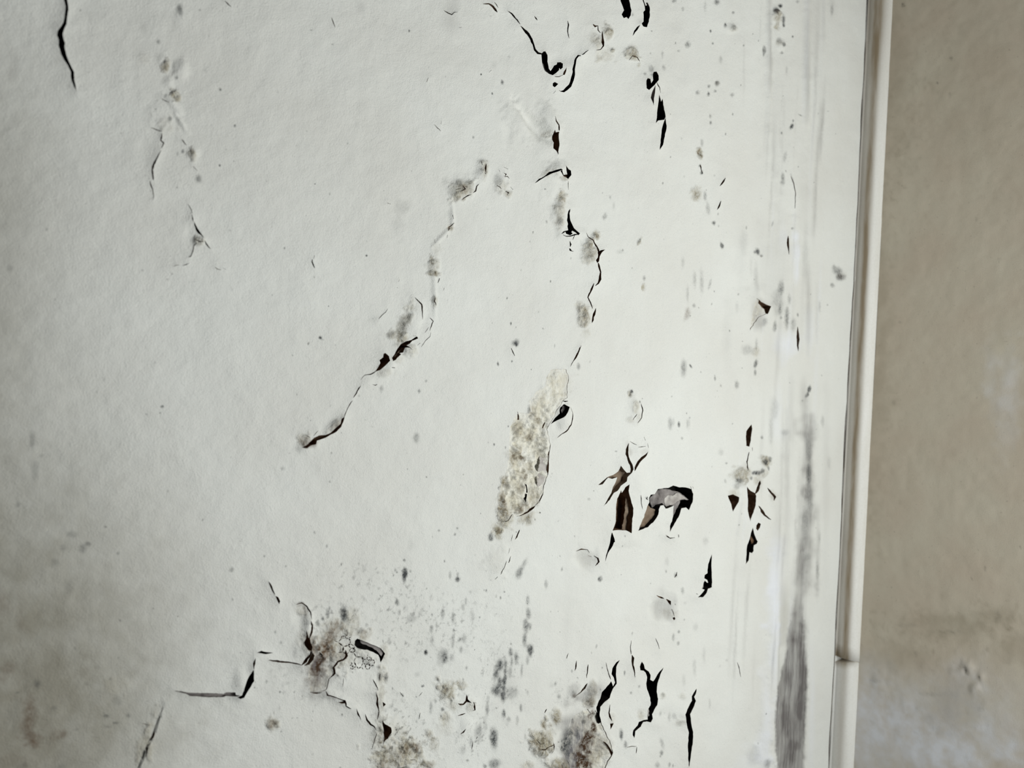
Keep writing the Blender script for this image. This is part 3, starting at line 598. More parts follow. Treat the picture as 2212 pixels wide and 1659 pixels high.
# ---- bottom left
stroke('L', [(903, 218, 4), (925, 262, 15), (935, 290, 10), (955, 328, 6)], 'b')
poly('L', [(958, 338), (985, 352), (1001, 385), (993, 412), (980, 388)], 'b')
stroke('L', [(1142, 415, 8), (1190, 402, 8), (1232, 432, 10), (1262, 480, 9), (1266, 540, 5)], 'b', 2)
stroke('L', [(1257, 550, 7), (1270, 590, 16), (1264, 650, 16), (1245, 698, 14)], 'b')
poly('L', [(1218, 625), (1232, 690), (1250, 700), (1258, 735), (1268, 770), (1255, 800), (1230, 798), (1208, 765), (1200, 735), (1215, 700)], 'b', 5)
stroke('L', [(1258, 798, 7), (1242, 850, 13), (1210, 890, 17), (1172, 925, 10)], 'k')
poly('L', [(1260, 815), (1285, 842), (1280, 880), (1242, 922), (1195, 930), (1225, 900), (1250, 860)], 't', 2)
stroke('L', [(900, 887, 5), (960, 895, 13), (1040, 905, 13), (1100, 910, 10), (1172, 922, 10)], 'g', 2.0)
poly('L', [(798, 822), (840, 807), (880, 818), (945, 828), (880, 836), (840, 829)], 'k')
stroke('L', [(788, 870, 4), (775, 915, 15), (772, 962, 6)], 'b')
poly('L', [(771, 965), (779, 1065), (735, 1130), (690, 1205), (660, 1216), (632, 1202), (670, 1180), (690, 1120), (720, 1050)], 'k', 8)
poly('L', [(95, 1150), (160, 1153), (210, 1163), (300, 1166), (400, 1170), (520, 1176), (540, 1163), (617, 1158), (620, 1180), (655, 1186), (630, 1194), (540, 1193), (520, 1203), (400, 1207), (310, 1197), (230, 1192), (200, 1174), (150, 1162)], 'g', 1.8)
poly('L', [(1636, 722), (1655, 703), (1690, 715), (1740, 735), (1800, 760), (1862, 790), (1890, 830), (1872, 880), (1855, 908), (1845, 870), (1830, 840), (1780, 812), (1730, 792), (1690, 790), (1650, 780), (1633, 760)], 'k', 7)
flake('L', [(1690, 716), (1740, 735), (1800, 760), (1862, 790), (1888, 830), (1872, 860), (1840, 822), (1790, 785), (1730, 760), (1695, 745)], -.8, .6, 'g')
stroke('L', [(1855, 1008, 10), (1850, 1060, 8)], 'b')
stroke('L', [(1788, 1050, 6), (1815, 1105, 9), (1830, 1142, 4)], 'b')
stroke('L', [(1815, 1168, 6), (1828, 1220, 11), (1824, 1260, 14), (1838, 1320, 7), (1828, 1392, 6)], 'b')
poly('L', [(1868, 1392), (1890, 1430), (1935, 1455), (1942, 1500), (1915, 1552), (1892, 1570), (1880, 1610), (1876, 1530)], 'b', 6)
poly('L', [(1870, 1240), (1898, 1262), (1872, 1282)], 'b')
stroke('L', [(1260, 1165, 4), (1312, 1170, 10), (1358, 1164, 5)], 'b')
stroke('L', [(1390, 1152, 6), (1402, 1185, 10), (1450, 1196, 8), (1500, 1215, 6), (1545, 1228, 10), (1560, 1278, 9), (1605, 1303, 6)], 'b')
poly('L', [(1490, 1245), (1545, 1225), (1552, 1250), (1520, 1255)], 'g', 1)
stroke('L', [(1650, 1300, 4), (1662, 1345, 11), (1690, 1396, 4)], 'b')
stroke('L', [(1725, 1348, 5), (1742, 1400, 13), (1772, 1436, 12), (1800, 1452, 10), (1815, 1482, 4)], 'b')
stroke('L', [(1820, 1500, 4), (1805, 1580, 4), (1785, 1650, 4)], 'b')
stroke('L', [(1540, 1042, 2), (1532, 1112, 3)], 'b')
exposed('L', [(1245, 945), (1275, 930), (1290, 860), (1325, 810), (1345, 830), (1375, 925), (1420, 932), (1455, 950), (1466, 1005), (1425, 1050), (1400, 1140), (1350, 1158), (1262, 1160), (1250, 1050)], 1.4, .35)
sp('L', 'smear', [(1350, 1060, 130, 160, .55), (1330, 950, 90, 110, .7)])  # paints the shade of the concave fold, darkest at the top
stroke('L', [(1555, 800, 8), (1562, 845, 18), (1530, 880, 14), (1490, 900, 12), (1455, 945, 12), (1466, 1000, 9), (1440, 1032, 4)], 'b', 3)
bump('L', [(1310, 800, 60, 110, 1.4), (1390, 830, 80, 90, 1.0), (1240, 600, 50, 130, 1.0), (1170, 520, 80, 130, -.8), (1740, 840, 120, 90, 1.4), (1560, 900, 160, 130, .8), (1620, 1130, 190, 170, 1.0), (1400, 1180, 170, 40, .6), (660, 1080, 70, 140, .8), (1920, 1480, 60, 100, .9)])
sp('L', 'rust', [(1400, 830, 70, 72, .7), (1430, 690, 60, 130, .6, 35), (1345, 890, 66, 80, .85), (1330, 990, 90, 66, .7), (1310, 1080, 90, 70, .4), (1380, 760, 70, 70, .6), (1285, 800, 40, 60, .6), (1250, 720, 50, 80, .55), (935, 1440, 42, 50, .5), (1555, 835, 30, 40, .4), (1225, 480, 30, 50, .28), (1180, 415, 40, 24, .3), (1490, 600, 60, 60, .22, 30), (1720, 660, 34, 40, .35), (1860, 1520, 30, 60, .15)])  # splats inside the bare fold paint its shade; the rest are stains
sp('L', 'ochre', [(1400, 820, 130, 150, .42), (1450, 650, 120, 160, .38, 30), (1600, 820, 160, 140, .20), (940, 1440, 62, 66, .5), (1220, 740, 60, 110, .3), (1620, 560, 80, 120, .35), (1720, 670, 60, 60, .4), (1860, 1200, 40, 260, .3), (1190, 470, 60, 60, .25), (1890, 830, 40, 90, .35), (1830, 1560, 60, 140, .22), (1260, 900, 60, 60, .3)])
sp('L', 'mold', [(1550, 490, 40, 75, .75), (1555, 540, 34, 44, .6), (1368, 540, 14, 22, .8), (1415, 490, 22, 50, .55), (1330, 580, 16, 30, .6), (1430, 450, 10, 18, .7), (2072, 150, 24, 52, .8), (2065, 200, 18, 40, .4), (2005, 400, 22, 34, .35), (2070, 42, 12, 14, .5), (1680, 70, 10, 16, .4), (1530, 75, 7, 20, .5), (1055, 90, 10, 10, .5), (590, 118, 22, 22, .22), (870, 5, 10, 10, .5), (965, 652, 12, 14, .5), (1015, 742, 10, 14, .4), (668, 828, 6, 6, .7), (137, 518, 7, 6, .6), (1005, 1165, 10, 12, .6), (1130, 1165, 9, 12, .5), (1197, 1200, 8, 8, .7), (890, 1075, 12, 16, .4), (790, 1075, 8, 6, .7), (785, 1122, 8, 8, .7), (1110, 1388, 6, 6, .7), (1030, 1110, 14, 40, .18), (1015, 1500, 10, 10, .5), (1535, 1358, 10, 16, .6), (1000, 1300, 9, 30, .25), (2050, 1195, 10, 14, .4), (1850, 1030, 24, 40, .6), (1910, 1030, 18, 60, .3), (1690, 640, 34, 30, .6), (1745, 595, 16, 24, .35), (1130, 830, 26, 60, .15), (755, 275, 10, 8, .3), (1180, 400, 30, 12, .4), (1220, 500, 14, 40, .4), (1265, 1050, 10, 10, .3), (1940, 740, 20, 34, .2)])
sp('L', 'speck', [(1450, 520, 230, 220, .6), (1650, 350, 300, 260, .3), (1250, 600, 130, 130, .45), (1150, 1100, 330, 230, .35), (2000, 600, 260, 420, .45), (2000, 1400, 240, 260, .6), (1600, 150, 300, 160, .25), (940, 1440, 80, 90, .4)])
# fine crackle of flaking paint
CRK = [T('L', *p) for p in [(1470, 720), (1560, 640), (1625, 700), (1640, 800), (1760, 840), (1832, 862), (1842, 965), (1780, 985), (1590, 965), (1572, 885), (1480, 835)]]
# ---- sheet edge, far left
SHEET = [(352, 1528), (346, 1546), (334, 1580), (326, 1598), (314, 1622), (308, 1640), (300, 1659), (280, 1720), (255, 1800)]
stroke('P', [(1318, 1335, 3), (1302, 1385, 7), (1280, 1420, 3)], 'b', 1.5, 0)
stroke('P', [(1255, 1480, 5), (1244, 1520, 9), (1238, 1560, 4)], 'b', 1.5, 0)
stroke('P', [(1215, 1272, 3), (1240, 1283, 5), (1275, 1289, 2)], 'b')
sp('P', 'rust', [(240, 1260, 66, 210, .58), (285, 1400, 80, 75, .58), (545, 1372, 44, 40, .5), (120, 1600, 200, 60, .15), (470, 1385, 60, 50, .22), (60, 815, 80, 55, .32, -25), (10, 260, 120, 100, .22), (180, 440, 60, 60, .15), (20, 900, 60, 60, .2)])
sp('P', 'mold', [(310, 940, 38, 48, .42), (905, 1215, 34, 18, .6), (985, 1272, 34, 12, .55), (1095, 1215, 26, 24, .4), (460, 1145, 30, 24, .25), (745, 945, 26, 20, .2), (150, 1015, 24, 10, .5, -20), (920, 1305, 40, 14, .35), (940, 900, 12, 14, .4), (1010, 718, 6, 7, .6), (650, 1330, 24, 10, .3), (590, 120, 40, 90, .2), (640, 635, 12, 18, .3), (1310, 300, 10, 10, .4), (1520, 367, 6, 6, .6), (1258, 1087, 10, 6, .5), (1000, 1085, 50, 50, .2), (830, 800, 30, 26, .15), (200, 1640, 60, 40, .25), (520, 1650, 60, 40, .25), (1230, 1530, 20, 50, .5)])  # last splat adds to the shadow painted by the sheet edge
sp('P', 'ochre', [(1235, 1420, 44, 240, .35, 20), (1010, 950, 140, 90, .15), (1270, 1500, 24, 120, .3)])  # tall splats paint the soft shadow left of the sheet edge
for r in [(190, 1175, 8, 7, .5), (178, 1185, 10, 12, .35), (155, 1155, 14, 8, .3), (137, 1183, 9, 11, .3), (350, 878, 4, 3, .8), (346, 892, 2, 2, .8), (316, 895, 2.5, 2, .7), (228, 1138, 4, 2.5, .7), (40, 1090, 7, 9, .3), (255, 1195, 4, 4, .4), (120, 1215, 12, 10, .2), (500, 1230, 5, 7, .4), (438, 1123, 2, 2, .6), (22, 580, 8, 8, .3), (70, 950, 8, 22, .3), (75, 1015, 10, 30, .25), (90, 985, 8, 5, .3)]:
    SPL.append(('mold', r[0], r[1], r[2], r[3], 0, r[4]))
# painted light falloff mixed with dirt of the lower left and the lower edge
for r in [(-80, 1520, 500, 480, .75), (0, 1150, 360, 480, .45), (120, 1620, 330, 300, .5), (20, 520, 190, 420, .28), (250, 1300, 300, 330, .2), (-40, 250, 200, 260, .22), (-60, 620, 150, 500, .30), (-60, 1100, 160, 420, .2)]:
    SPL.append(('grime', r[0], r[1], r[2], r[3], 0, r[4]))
# ---- bottom centre
sp('M', 'mold', [(295, 548, 22, 52, .95), (290, 600, 14, 34, .5), (745, 597, 24, 28, .95), (680, 560, 13, 44, .35), (745, 552, 14, 20, .45), (290, 435, 13, 13, .6), (215, 520, 10, 16, .5), (340, 530, 10, 14, .5), (1310, 470, 22, 70, .42, 25), (1270, 540, 30, 66, .58, 15), (1500, 640, 16, 48, .42), (1340, 780, 16, 50, .42), (1345, 890, 26, 54, .58), (1325, 1000, 28, 74, .62), (1360, 1000, 16, 40, .5), (1312, 1112, 24, 64, .58), (1360, 1200, 30, 64, .88), (1335, 1285, 16, 54, .35), (1195, 1220, 20, 50, .65), (1240, 1270, 22, 66, .6), (1205, 1295, 14, 56, .45), (1105, 1330, 34, 66, .82), (1152, 1330, 14, 66, .6), (1078, 1395, 28, 60, .66), (1150, 1430, 16, 86, .7), (1105, 1480, 24, 60, .82), (1140, 1505, 20, 86, .82), (1078, 1552, 56, 58, .70), (1140, 1595, 26, 66, .8), (1200, 1570, 70, 66, .36), (1060, 1440, 14, 50, .4), (1190, 1390, 20, 70, .36), (1290, 1370, 15, 66, .42), (620, 1255, 60, 76, .5), (635, 1270, 26, 44, .5), (690, 1262, 24, 38, .4), (775, 1200, 18, 40, .45), (475, 1220, 20, 28, .95), (820, 1352, 13, 24, .5), (800, 1100, 24, 46, .38), (702, 1130, 17, 76, .4), (705, 920, 19, 66, .5), (615, 890, 19, 56, .45), (520, 1020, 17, 40, .45), (525, 1112, 18, 46, .48), (565, 990, 12, 36, .35), (350, 935, 48, 44, .33), (230, 792, 19, 40, .4), (245, 880, 15, 28, .35), (760, 1112, 24, 26, .35), (868, 910, 18, 46, .25), (815, 790, 12, 40, .35), (790, 840, 16, 28, .35), (185, 685, 17, 22, .3), (130, 1432, 20, 44, .5), (585, 182, 12, 12, .5), (742, 162, 9, 10, .6), (1025, 245, 28, 34, .65), (1960, 595, 24, 32, .42), (1945, 600, 8, 20, .4), (1070, 740, 10, 24, .4), (990, 830, 12, 20, .25), (400, 1410, 30, 28, .2), (855, 705, 14, 20, .3), (520, 760, 22, 30, .15), (340, 300, 30, 70, .10), (450, 1505, 10, 12, .8), (62, 540, 12, 12, .35), (890, 800, 16, 18, .2), (385, 790, 12, 30, .2), (160, 1130, 22, 30, .25), (300, 840, 24, 40, .15), (430, 880, 16, 70, .2, 25), (2137, 310, 6, 12, .5), (1550, 1500, 30, 30, .12), (960, 440, 18, 26, .15), (1100, 700, 30, 30, .06), (1580, 1492, 12, 22, .5), (1610, 1600, 18, 26, .45)])
sp('M', 'ochre', [(1092, 195, 34, 56, .75), (1150, 60, 60, 70, .6), (1300, 90, 50, 40, .35), (1070, 440, 80, 120, .10), (1850, 440, 100, 80, .08), (475, 1222, 12, 16, .3), (120, 1420, 40, 60, .3)])
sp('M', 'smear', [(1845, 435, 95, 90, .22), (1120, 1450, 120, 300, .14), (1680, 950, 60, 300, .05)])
stroke('M', [(1270, 178, 2), (1246, 235, 9), (1230, 256, 3)], 'b')
stroke('M', [(1210, 215, 2), (1196, 272, 3)], 'b')
stroke('M', [(1150, 438, 3), (1130, 500, 5), (1105, 555, 5)], 'b')
stroke('M', [(1080, 575, 6), (1058, 597, 6)], 'b')
stroke('M', [(1192, 398, 4), (1170, 455, 9)], 'b')
stroke('M', [(1185, 330, 2), (1170, 375, 3)], 'b')
stroke('M', [(1758, 358, 3), (1800, 341, 8), (1850, 345, 4), (1872, 372, 4)], 'b')
stroke('M', [(1865, 398, 4), (1890, 404, 3)], 'b')
stroke('M', [(1905, 396, 4), (1930, 415, 9), (1938, 445, 10), (1915, 482, 3)], 'b')
bump('M', [(1830, 430, 110, 100, -1.3), (1070, 430, 110, 160, .7, 20), (1950, 400, 40, 90, .7)])
stroke('M', [(1688, 1228, 3), (1672, 1272, 6)], 'b')
stroke('M', [(1755, 1290, 4), (1748, 1335, 11), (1738, 1375, 3)], 'b')
# bottom
sp('N', 'ochre', [(650, 1000, 75, 90, .65), (790, 950, 50, 45, .35), (640, 1230, 50, 70, .35), (250, 1560, 190, 130, .55), (350, 1500, 110, 100, .45), (500, 1370, 40, 46, .45), (700, 1130, 60, 60, .3), (1460, 1440, 95, 120, .85), (1590, 1220, 42, 80, .8), (1480, 1290, 26, 56, .75), (1600, 1620, 120, 60, .8), (1530, 1360, 70, 60, .3), (80, 1580, 60, 100, .45), (500, 1640, 60, 50, .5), (540, 1460, 50, 60, .3), (1350, 1640, 60, 50, .4), (850, 1120, 40, 50, .3), (180, 1340, 160, 120, .22), (640, 1300, 90, 130, .15)])
sp('N', 'rust', [(640, 990, 20, 24, .45), (350, 1490, 60, 60, .3), (400, 1500, 40, 50, .35), (280, 1530, 50, 40, .25), (1410, 1480, 30, 60, .3), (500, 1370, 18, 20, .3), (1480, 1290, 12, 36, .3), (500, 1640, 24, 34, .4), (1600, 1640, 60, 30, .25), (100, 1640, 60, 30, .3)])
sp('N', 'mold', [(1055, 1400, 44, 110, .75), (1050, 1420, 26, 56, .5), (1000, 1160, 22, 66, .5), (1005, 1080, 18, 60, .3), (1140, 1200, 18, 38, .75), (1180, 1245, 18, 26, .45), (1290, 1150, 14, 38, .5), (1255, 1250, 16, 46, .35), (515, 1140, 18, 66, .42), (1060, 1625, 60, 56, .6), (920, 1360, 46, 90, .34), (940, 1320, 16, 60, .3), (860, 1440, 20, 60, .35), (980, 1290, 20, 90, .25), (615, 1158, 14, 18, .8), (1350, 1500, 9, 16, .6), (2135, 1375, 20, 55, .5), (2170, 1450, 14, 40, .4), (830, 1595, 14, 12, .6), (980, 1645, 18, 20, .7), (575, 905, 9, 14, .6), (555, 1085, 12, 22, .45), (1345, 1020, 14, 30, .2), (1320, 1390, 10, 40, .25), (265, 1030, 16, 14, .5), (390, 1050, 8, 8, .5), (440, 960, 9, 12, .8), (170, 1130, 22, 24, .25), (790, 1500, 30, 50, .25)])
sp('N', 'speck', [(600, 450, 420, 360, .5), (300, 1450, 330, 260, .75), (850, 1400, 160, 230, .65), (1100, 850, 200, 460, .45), (1450, 1450, 150, 200, .45), (1650, 1000, 130, 160, .3), (650, 1050, 200, 200, .45), (200, 100, 250, 250, .35)])
poly('N', [(817, 1027), (826, 1070), (852, 1097), (815, 1092), (790, 1117), (760, 1121), (738, 1104), (785, 1106), (805, 1080)], 'b')
stroke('N', [(868, 1090, 6), (880, 1130, 12), (886, 1160, 8), (865, 1168, 3)], 'b')
stroke('N', [(870, 1095, 5), (898, 1100, 5)], 'b')
stroke('N', [(804, 1188, 6), (775, 1200, 9), (742, 1210, 3)], 'b')
stroke('N', [(802, 1318, 4), (785, 1345, 12), (763, 1364, 7)], 'b')
stroke('N', [(872, 1433, 5), (868, 1470, 7), (862, 1500, 4)], 'b')
stroke('N', [(912, 1392, 9), (900, 1412, 5)], 'b')
stroke('N', [(420, 1185, 4), (412, 1240, 5)], 'b')
stroke('N', [(328, 1582, 4), (350, 1590, 6), (385, 1588, 4)], 'b')
stroke('N', [(230, 1652, 5), (310, 1645, 5)], 'b')
stroke('N', [(1504, 1155, 7), (1485, 1190, 5)], 'b')
stroke('N', [(1408, 1410, 3), (1440, 1452, 3)], 'b')
stroke('N', [(1430, 1490, 5), (1472, 1492, 9), (1500, 1470, 7), (1555, 1448, 8)], 'b')
stroke('N', [(1480, 1500, 8), (1465, 1530, 4)], 'b')
stroke('N', [(1545, 1435, 6), (1555, 1470, 9), (1548, 1528, 4)], 'b')
stroke('N', [(410, 1045, 2), (440, 1010, 2)], 'b')
stroke('N', [(245, 1005, 3), (275, 1045, 6)], 'b')
exposed('N', [(1690, 1300), (1730, 1230), (1760, 1200), (1800, 1165), (1845, 1150), (1875, 1190), (1905, 1160), (1935, 1190), (1955, 1262), (2000, 1350), (2030, 1440), (2052, 1520), (2020, 1600), (2005, 1659), (2000, 1900), (1640, 1900), (1690, 1700), (1685, 1610), (1672, 1580), (1640, 1545), (1620, 1500), (1650, 1400)], 1.8, .8)
sp('N', 'smear', [(1760, 1400, 150, 260, .75), (1900, 1480, 110, 230, .3), (1700, 1600, 90, 120, .7), (1900, 1020, 60, 110, .35), (1850, 1010, 50, 90, .35, 30), (1720, 990, 50, 70, .3, 30), (1670, 1110, 30, 60, .25)])
sp('N', 'mold', [(1690, 1430, 66, 120, .75), (1650, 1490, 40, 60, .7), (1780, 1380, 24, 60, .6), (1740, 1260, 16, 40, .6), (1720, 1350, 20, 50, .5), (1830, 1260, 20, 50, .5), (1690, 1560, 30, 60, .6), (1720, 1020, 24, 40, .4)])
sp('N', 'rust', [(1885, 1200, 28, 70, .75), (1905, 1315, 26, 70, .95), (1860, 1400, 30, 70, .95), (1825, 1470, 34, 70, 1.0), (1790, 1560, 40, 70, 1.0), (1830, 1610, 60, 60, .95), (1870, 1530, 40, 60, .75), (1900, 1440, 30, 60, .5), (1790, 1640, 40, 60, .9), (1870, 1640, 50, 50, .7), (1720, 1030, 20, 24, .35), (1850, 1100, 20, 60, .35)])
sp('N', 'ochre', [(1880, 1000, 40, 100, .4), (1850, 1080, 40, 70, .4), (1900, 1450, 80, 180, .35), (1870, 1600, 120, 120, .45), (1990, 1500, 60, 120, .25)])
bump('N', [(1880, 1020, 60, 130, 1.3, 5), (1720, 1020, 50, 150, .9, 35), (1460, 1440, 100, 140, 1.2), (1600, 1620, 140, 90, 1.5), (650, 1000, 80, 100, 1.0), (820, 1290, 80, 90, .8), (250, 1560, 160, 120, .7), (2020, 1500, 70, 130, .9)])
stroke('N', [(1985, 1430, 4), (2010, 1470, 9), (2040, 1520, 10), (2045, 1545, 4)], 'b')
# bottom right of centre
poly('O', [(527, 728), (502, 790), (499, 870), (501, 930), (470, 970), (457, 1000), (441, 1050), (402, 1080), (366, 1130), (361, 1200), (373, 1262), (355, 1274), (344, 1200), (333, 1135), (364, 1060), (369, 1000), (410, 948), (450, 908), (466, 952), (486, 920), (479, 880), (459, 850), (469, 800), (500, 750)], 'k', 10)
flake('O', [(398, 1082), (440, 1052), (438, 1095), (425, 1132), (375, 1168), (364, 1130)], .4, 2.5, 't')
stroke('O', [(418, 755, 3), (434, 835, 5), (450, 895, 7)], 'b')
stroke('O', [(640, 568, 4), (625, 620, 5), (622, 680, 6)], 'b')
stroke('O', [(628, 685, 6), (636, 712, 17), (634, 770, 13), (650, 820, 9), (662, 880, 4)], 't', 2.5)
stroke('O', [(272, 772, 5), (265, 820, 8), (256, 887, 5)], 'b')
stroke('O', [(258, 930, 4), (236, 972, 15), (200, 1006, 9), (152, 1032, 3)], 't', 2)
poly('O', [(715, 743), (737, 770), (746, 805), (781, 830), (796, 860), (793, 900), (815, 912), (840, 875), (870, 830), (902, 793), (871, 880), (851, 930), (841, 1000), (850, 1060), (841, 1110), (817, 1150), (801, 1190), (810, 1230), (797, 1262), (765, 1255), (735, 1260), (716, 1302), (670, 1340), (661, 1398), (647, 1372), (654, 1330), (690, 1290), (700, 1260), (740, 1242), (770, 1238), (767, 1200), (764, 1160), (785, 1110), (784, 1050), (764, 980), (761, 930), (769, 880), (754, 840), (735, 822), (704, 817), (698, 785)], 'k', 11)
flake('O', [(774, 1150), (790, 1148), (806, 1200), (795, 1220), (784, 1190)], .3, 1.8, 'w')
poly('O', [(1192, 975), (1181, 1020), (1165, 1045), (1183, 1080), (1166, 1125), (1126, 1190), (1141, 1270), (1161, 1345), (1156, 1430), (1136, 1540), (1121, 1645), (1111, 1560), (1114, 1440), (1124, 1350), (1099, 1270), (1077, 1190), (1109, 1130), (1144, 1075), (1144, 1040), (1164, 1008)], 'k', 12)
stroke('O', [(858, 184, 4), (905, 206, 10), (925, 212, 8)], 'b')
stroke('O', [(945, 218, 9), (972, 240, 16), (980, 268, 6)], 'b')
poly('O', [(990, 376), (1004, 366), (1012, 384), (1000, 396)], 'b')
stroke('O', [(985, 300, 4), (998, 335, 5), (1002, 360, 3)], 'b')
bump('O', [(900, 290, 115, 130, -1.6), (1010, 300, 40, 130, .6), (820, 1000, 60, 260, .5), (410, 990, 70, 150, .7), (1080, 1190, 60, 100, .5)])
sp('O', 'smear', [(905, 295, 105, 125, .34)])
sp('O', 'ochre', [(960, 340, 50, 50, .2), (720, 1200, 34, 60, .35), (905, 1035, 24, 26, .3), (1075, 1040, 30, 40, .2), (470, 1230, 30, 60, .2), (1050, 1270, 50, 40, .2)])
sp('O', 'mold', [(575, 843, 8, 24, .7), (905, 1030, 18, 20, .45), (640, 1015, 12, 14, .5), (550, 1360, 20, 54, .5), (555, 1395, 14, 14, .4), (910, 1450, 18, 60, .35, -15), (905, 1530, 16, 24, .6), (895, 1560, 8, 10, .5), (1020, 15, 16, 26, .5), (1075, 140, 14, 40, .35), (1100, 250, 16, 16, .15), (1052, 498, 12, 16, .6), (1005, 540, 13, 44, .4), (1048, 595, 14, 18, .45), (1195, 460, 24, 40, .15), (870, 1630, 26, 30, .4), (970, 1630, 14, 30, .45), (1000, 1640, 8, 20, .5), (590, 1450, 24, 40, .3), (965, 1220, 14, 50, .28), (1000, 1210, 20, 30, .25), (1050, 1275, 30, 24, .25), (1185, 800, 16, 90, .2), (1090, 910, 16, 60, .18), (1310, 1100, 10, 50, .2), (885, 1190, 14, 30, .25), (1270, 690, 16, 80, .15), (390, 800, 8, 10, .5), (1465, 740, 14, 14, .2), (380, 45, 20, 28, .4), (1800, 1620, 30, 50, .4), (1690, 1560, 60, 100, .15), (1095, 392, 8, 10, .3)])
stroke('O', [(845, 548, 3), (865, 595, 5), (878, 640, 2)], 'g')
stroke('O', [(1548, 755, 3), (1562, 800, 5), (1575, 880, 2)], 'g', 1)
stroke('O', [(600, 1478, 3), (640, 1468, 4), (680, 1468, 3)], 'b')
stroke('O', [(683, 1475, 6), (680, 1530, 6)], 'g', 1)
stroke('O', [(448, 1108, 5), (442, 1180, 8), (452, 1215, 12), (468, 1250, 7)], 'b')
poly('O', [(455, 1275), (486, 1272), (470, 1305), (456, 1325)], 'b')
sp('O', 'smear', [(2130, 700, 30, 700, .25), (2060, 250, 80, 260, .22), (2110, 0, 60, 300, .20), (2020, 1330, 60, 200, .25), (2000, 1560, 70, 120, .3), (1960, 1250, 40, 160, .3), (1990, 900, 40, 120, .25), (2080, 1150, 30, 200, .25), (1930, 300, 40, 400, .12), (2100, 900, 26, 420, .3)])
BRUSHED = ([T('O', *p) for p in [(2075, -1100), (2062, -500), (2052, 0), (2035, 250), (2005, 420), (1985, 560), (1960, 720), (1915, 880), (1885, 1000), (1862, 1180), (1866, 1330), (1876, 1480), (1888, 1659), (1920, 2600), (2120, 2600), (2125, 1659), (2130, 1400), (2150, 1000), (2145, 700), (2120, 420), (2112, 250), (2115, 0), (2125, -500), (2120, -1100)]], .72)
sp('O', 'white', [(1860, 200, 60, 420, .8), (1860, 700, 50, 420, .6), (1790, 1100, 60, 420, .5), (1780, 1500, 70, 300, .55), (1650, 1600, 140, 120, .35), (2190, 1200, 30, 700, .4)])
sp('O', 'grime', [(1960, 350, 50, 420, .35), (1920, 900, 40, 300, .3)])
bump('O', [(1860, 700, 60, 1000, .9), (1790, 1300, 70, 500, .9)])
# random faint specks
for k in range(300):
    u = RNG.random()
    x = RNG.uniform(60, 1780); y = RNG.uniform(0, 1659)
    if u < .45: x = RNG.normal(1000, 230); y = RNG.normal(1400, 160)
    elif u < .6: x = RNG.normal(1600, 110); y = RNG.uniform(0, 1000)
    r = abs(RNG.normal(0, .9)) + .8
    SPL.append(('mold', x, y, r, r * RNG.uniform(1, 2.2), RNG.uniform(-.3, .3), RNG.uniform(.2, .65)))
SPL = [s for s in SPL if s[6] > 0]


# crackle network -> thin strokes
def inside(poly_, px, py):
    P = np.asarray(poly_); x0, y0 = P[:, 0], P[:, 1]; x1, y1 = np.roll(x0, -1), np.roll(y0, -1)
    wn = np.zeros(len(px), int)
    for a, b, c, d in zip(x0, y0, x1, y1):
        s = (c - a) * (py - b) - (px - a) * (d - b)
        wn += ((b <= py) & (d > py) & (s > 0)).astype(int) - ((b > py) & (d <= py) & (s < 0)).astype(int)
    return wn != 0


def crackle():
    P = np.array(CRK); lo_, hi_ = P.min(0) - 8, P.max(0) + 8
    pts = [Vector((RNG.uniform(lo_[0], hi_[0]), RNG.uniform(lo_[1], hi_[1]))) for _ in range(85)]
    v, e, f = cdt(pts, [], [], 0, 1e-5, False)[:3]
    cen = []
    for t in f:
        a, b, c = (np.array(v[i]) for i in t)
        cen.append((a + b + c) / 3)
    emap = {}
    for i, t in enumerate(f):
        for k in range(3):
            emap.setdefault(tuple(sorted((t[k], t[(k + 1) % 3]))), []).append(i)
    for k, l in emap.items():
        if len(l) != 2 or RNG.random() < .12: continue
        a, b = cen[l[0]], cen[l[1]]
        if not inside(CRK, np.array([a[0], b[0]]), np.array([a[1], b[1]])).all(): continue
        w = RNG.uniform(1.4, 2.6)
        a2 = a + (b - a) * RNG.uniform(0, .15); b2 = b + (a - b) * RNG.uniform(0, .15)
        ox, oy = CR['L']
        stroke('L', [((a2[0] - ox) / S, (a2[1] - oy) / S, w * .6 / S), ((a2[0] + b2[0]) / 2 / S - ox / S, (a2[1] + b2[1]) / 2 / S - oy / S, w / S), ((b2[0] - ox) / S, (b2[1] - oy) / S, w * .5 / S)], 'b', 1.2, 0)


crackle()
g_ = []
for z_ in np.linspace(.62, -.6, 60):
    d_ = np.array([XC - .0226 + random.uniform(-.0003, .0003), 0, z_]) - CAM
    g_.append((W / 2 + FPX * (d_ @ RT) / (d_ @ FW), H / 2 - FPX * (d_ @ UP) / (d_ @ FW)))
POLYS.append(dict(pts=[(x - random.uniform(.5, 1.3), y) for x, y in g_] + [(x + .7, y) for x, y in g_[::-1]], mat='b', depth=1.5, lip=0, name='joint_gap'))


# ------------------------------------------------------------------ triangulate the white wall in survey coordinates
def corner_px(py):
    # solve on_white(x,py).x = XC
    lo_, hi_ = 1500.0, 2100.0
    for _ in range(40):
        m_ = (lo_ + hi_) / 2
        if on_white(np.array(m_), np.array(float(py)))[0] > XC: hi_ = m_
        else: lo_ = m_
    return lo_


cxs = {y: corner_px(y) for y in range(-1000, 2801, 50)}


def corner_x(py):
    ks = np.array(sorted(cxs)); return np.interp(py, ks, [cxs[k] for k in ks])


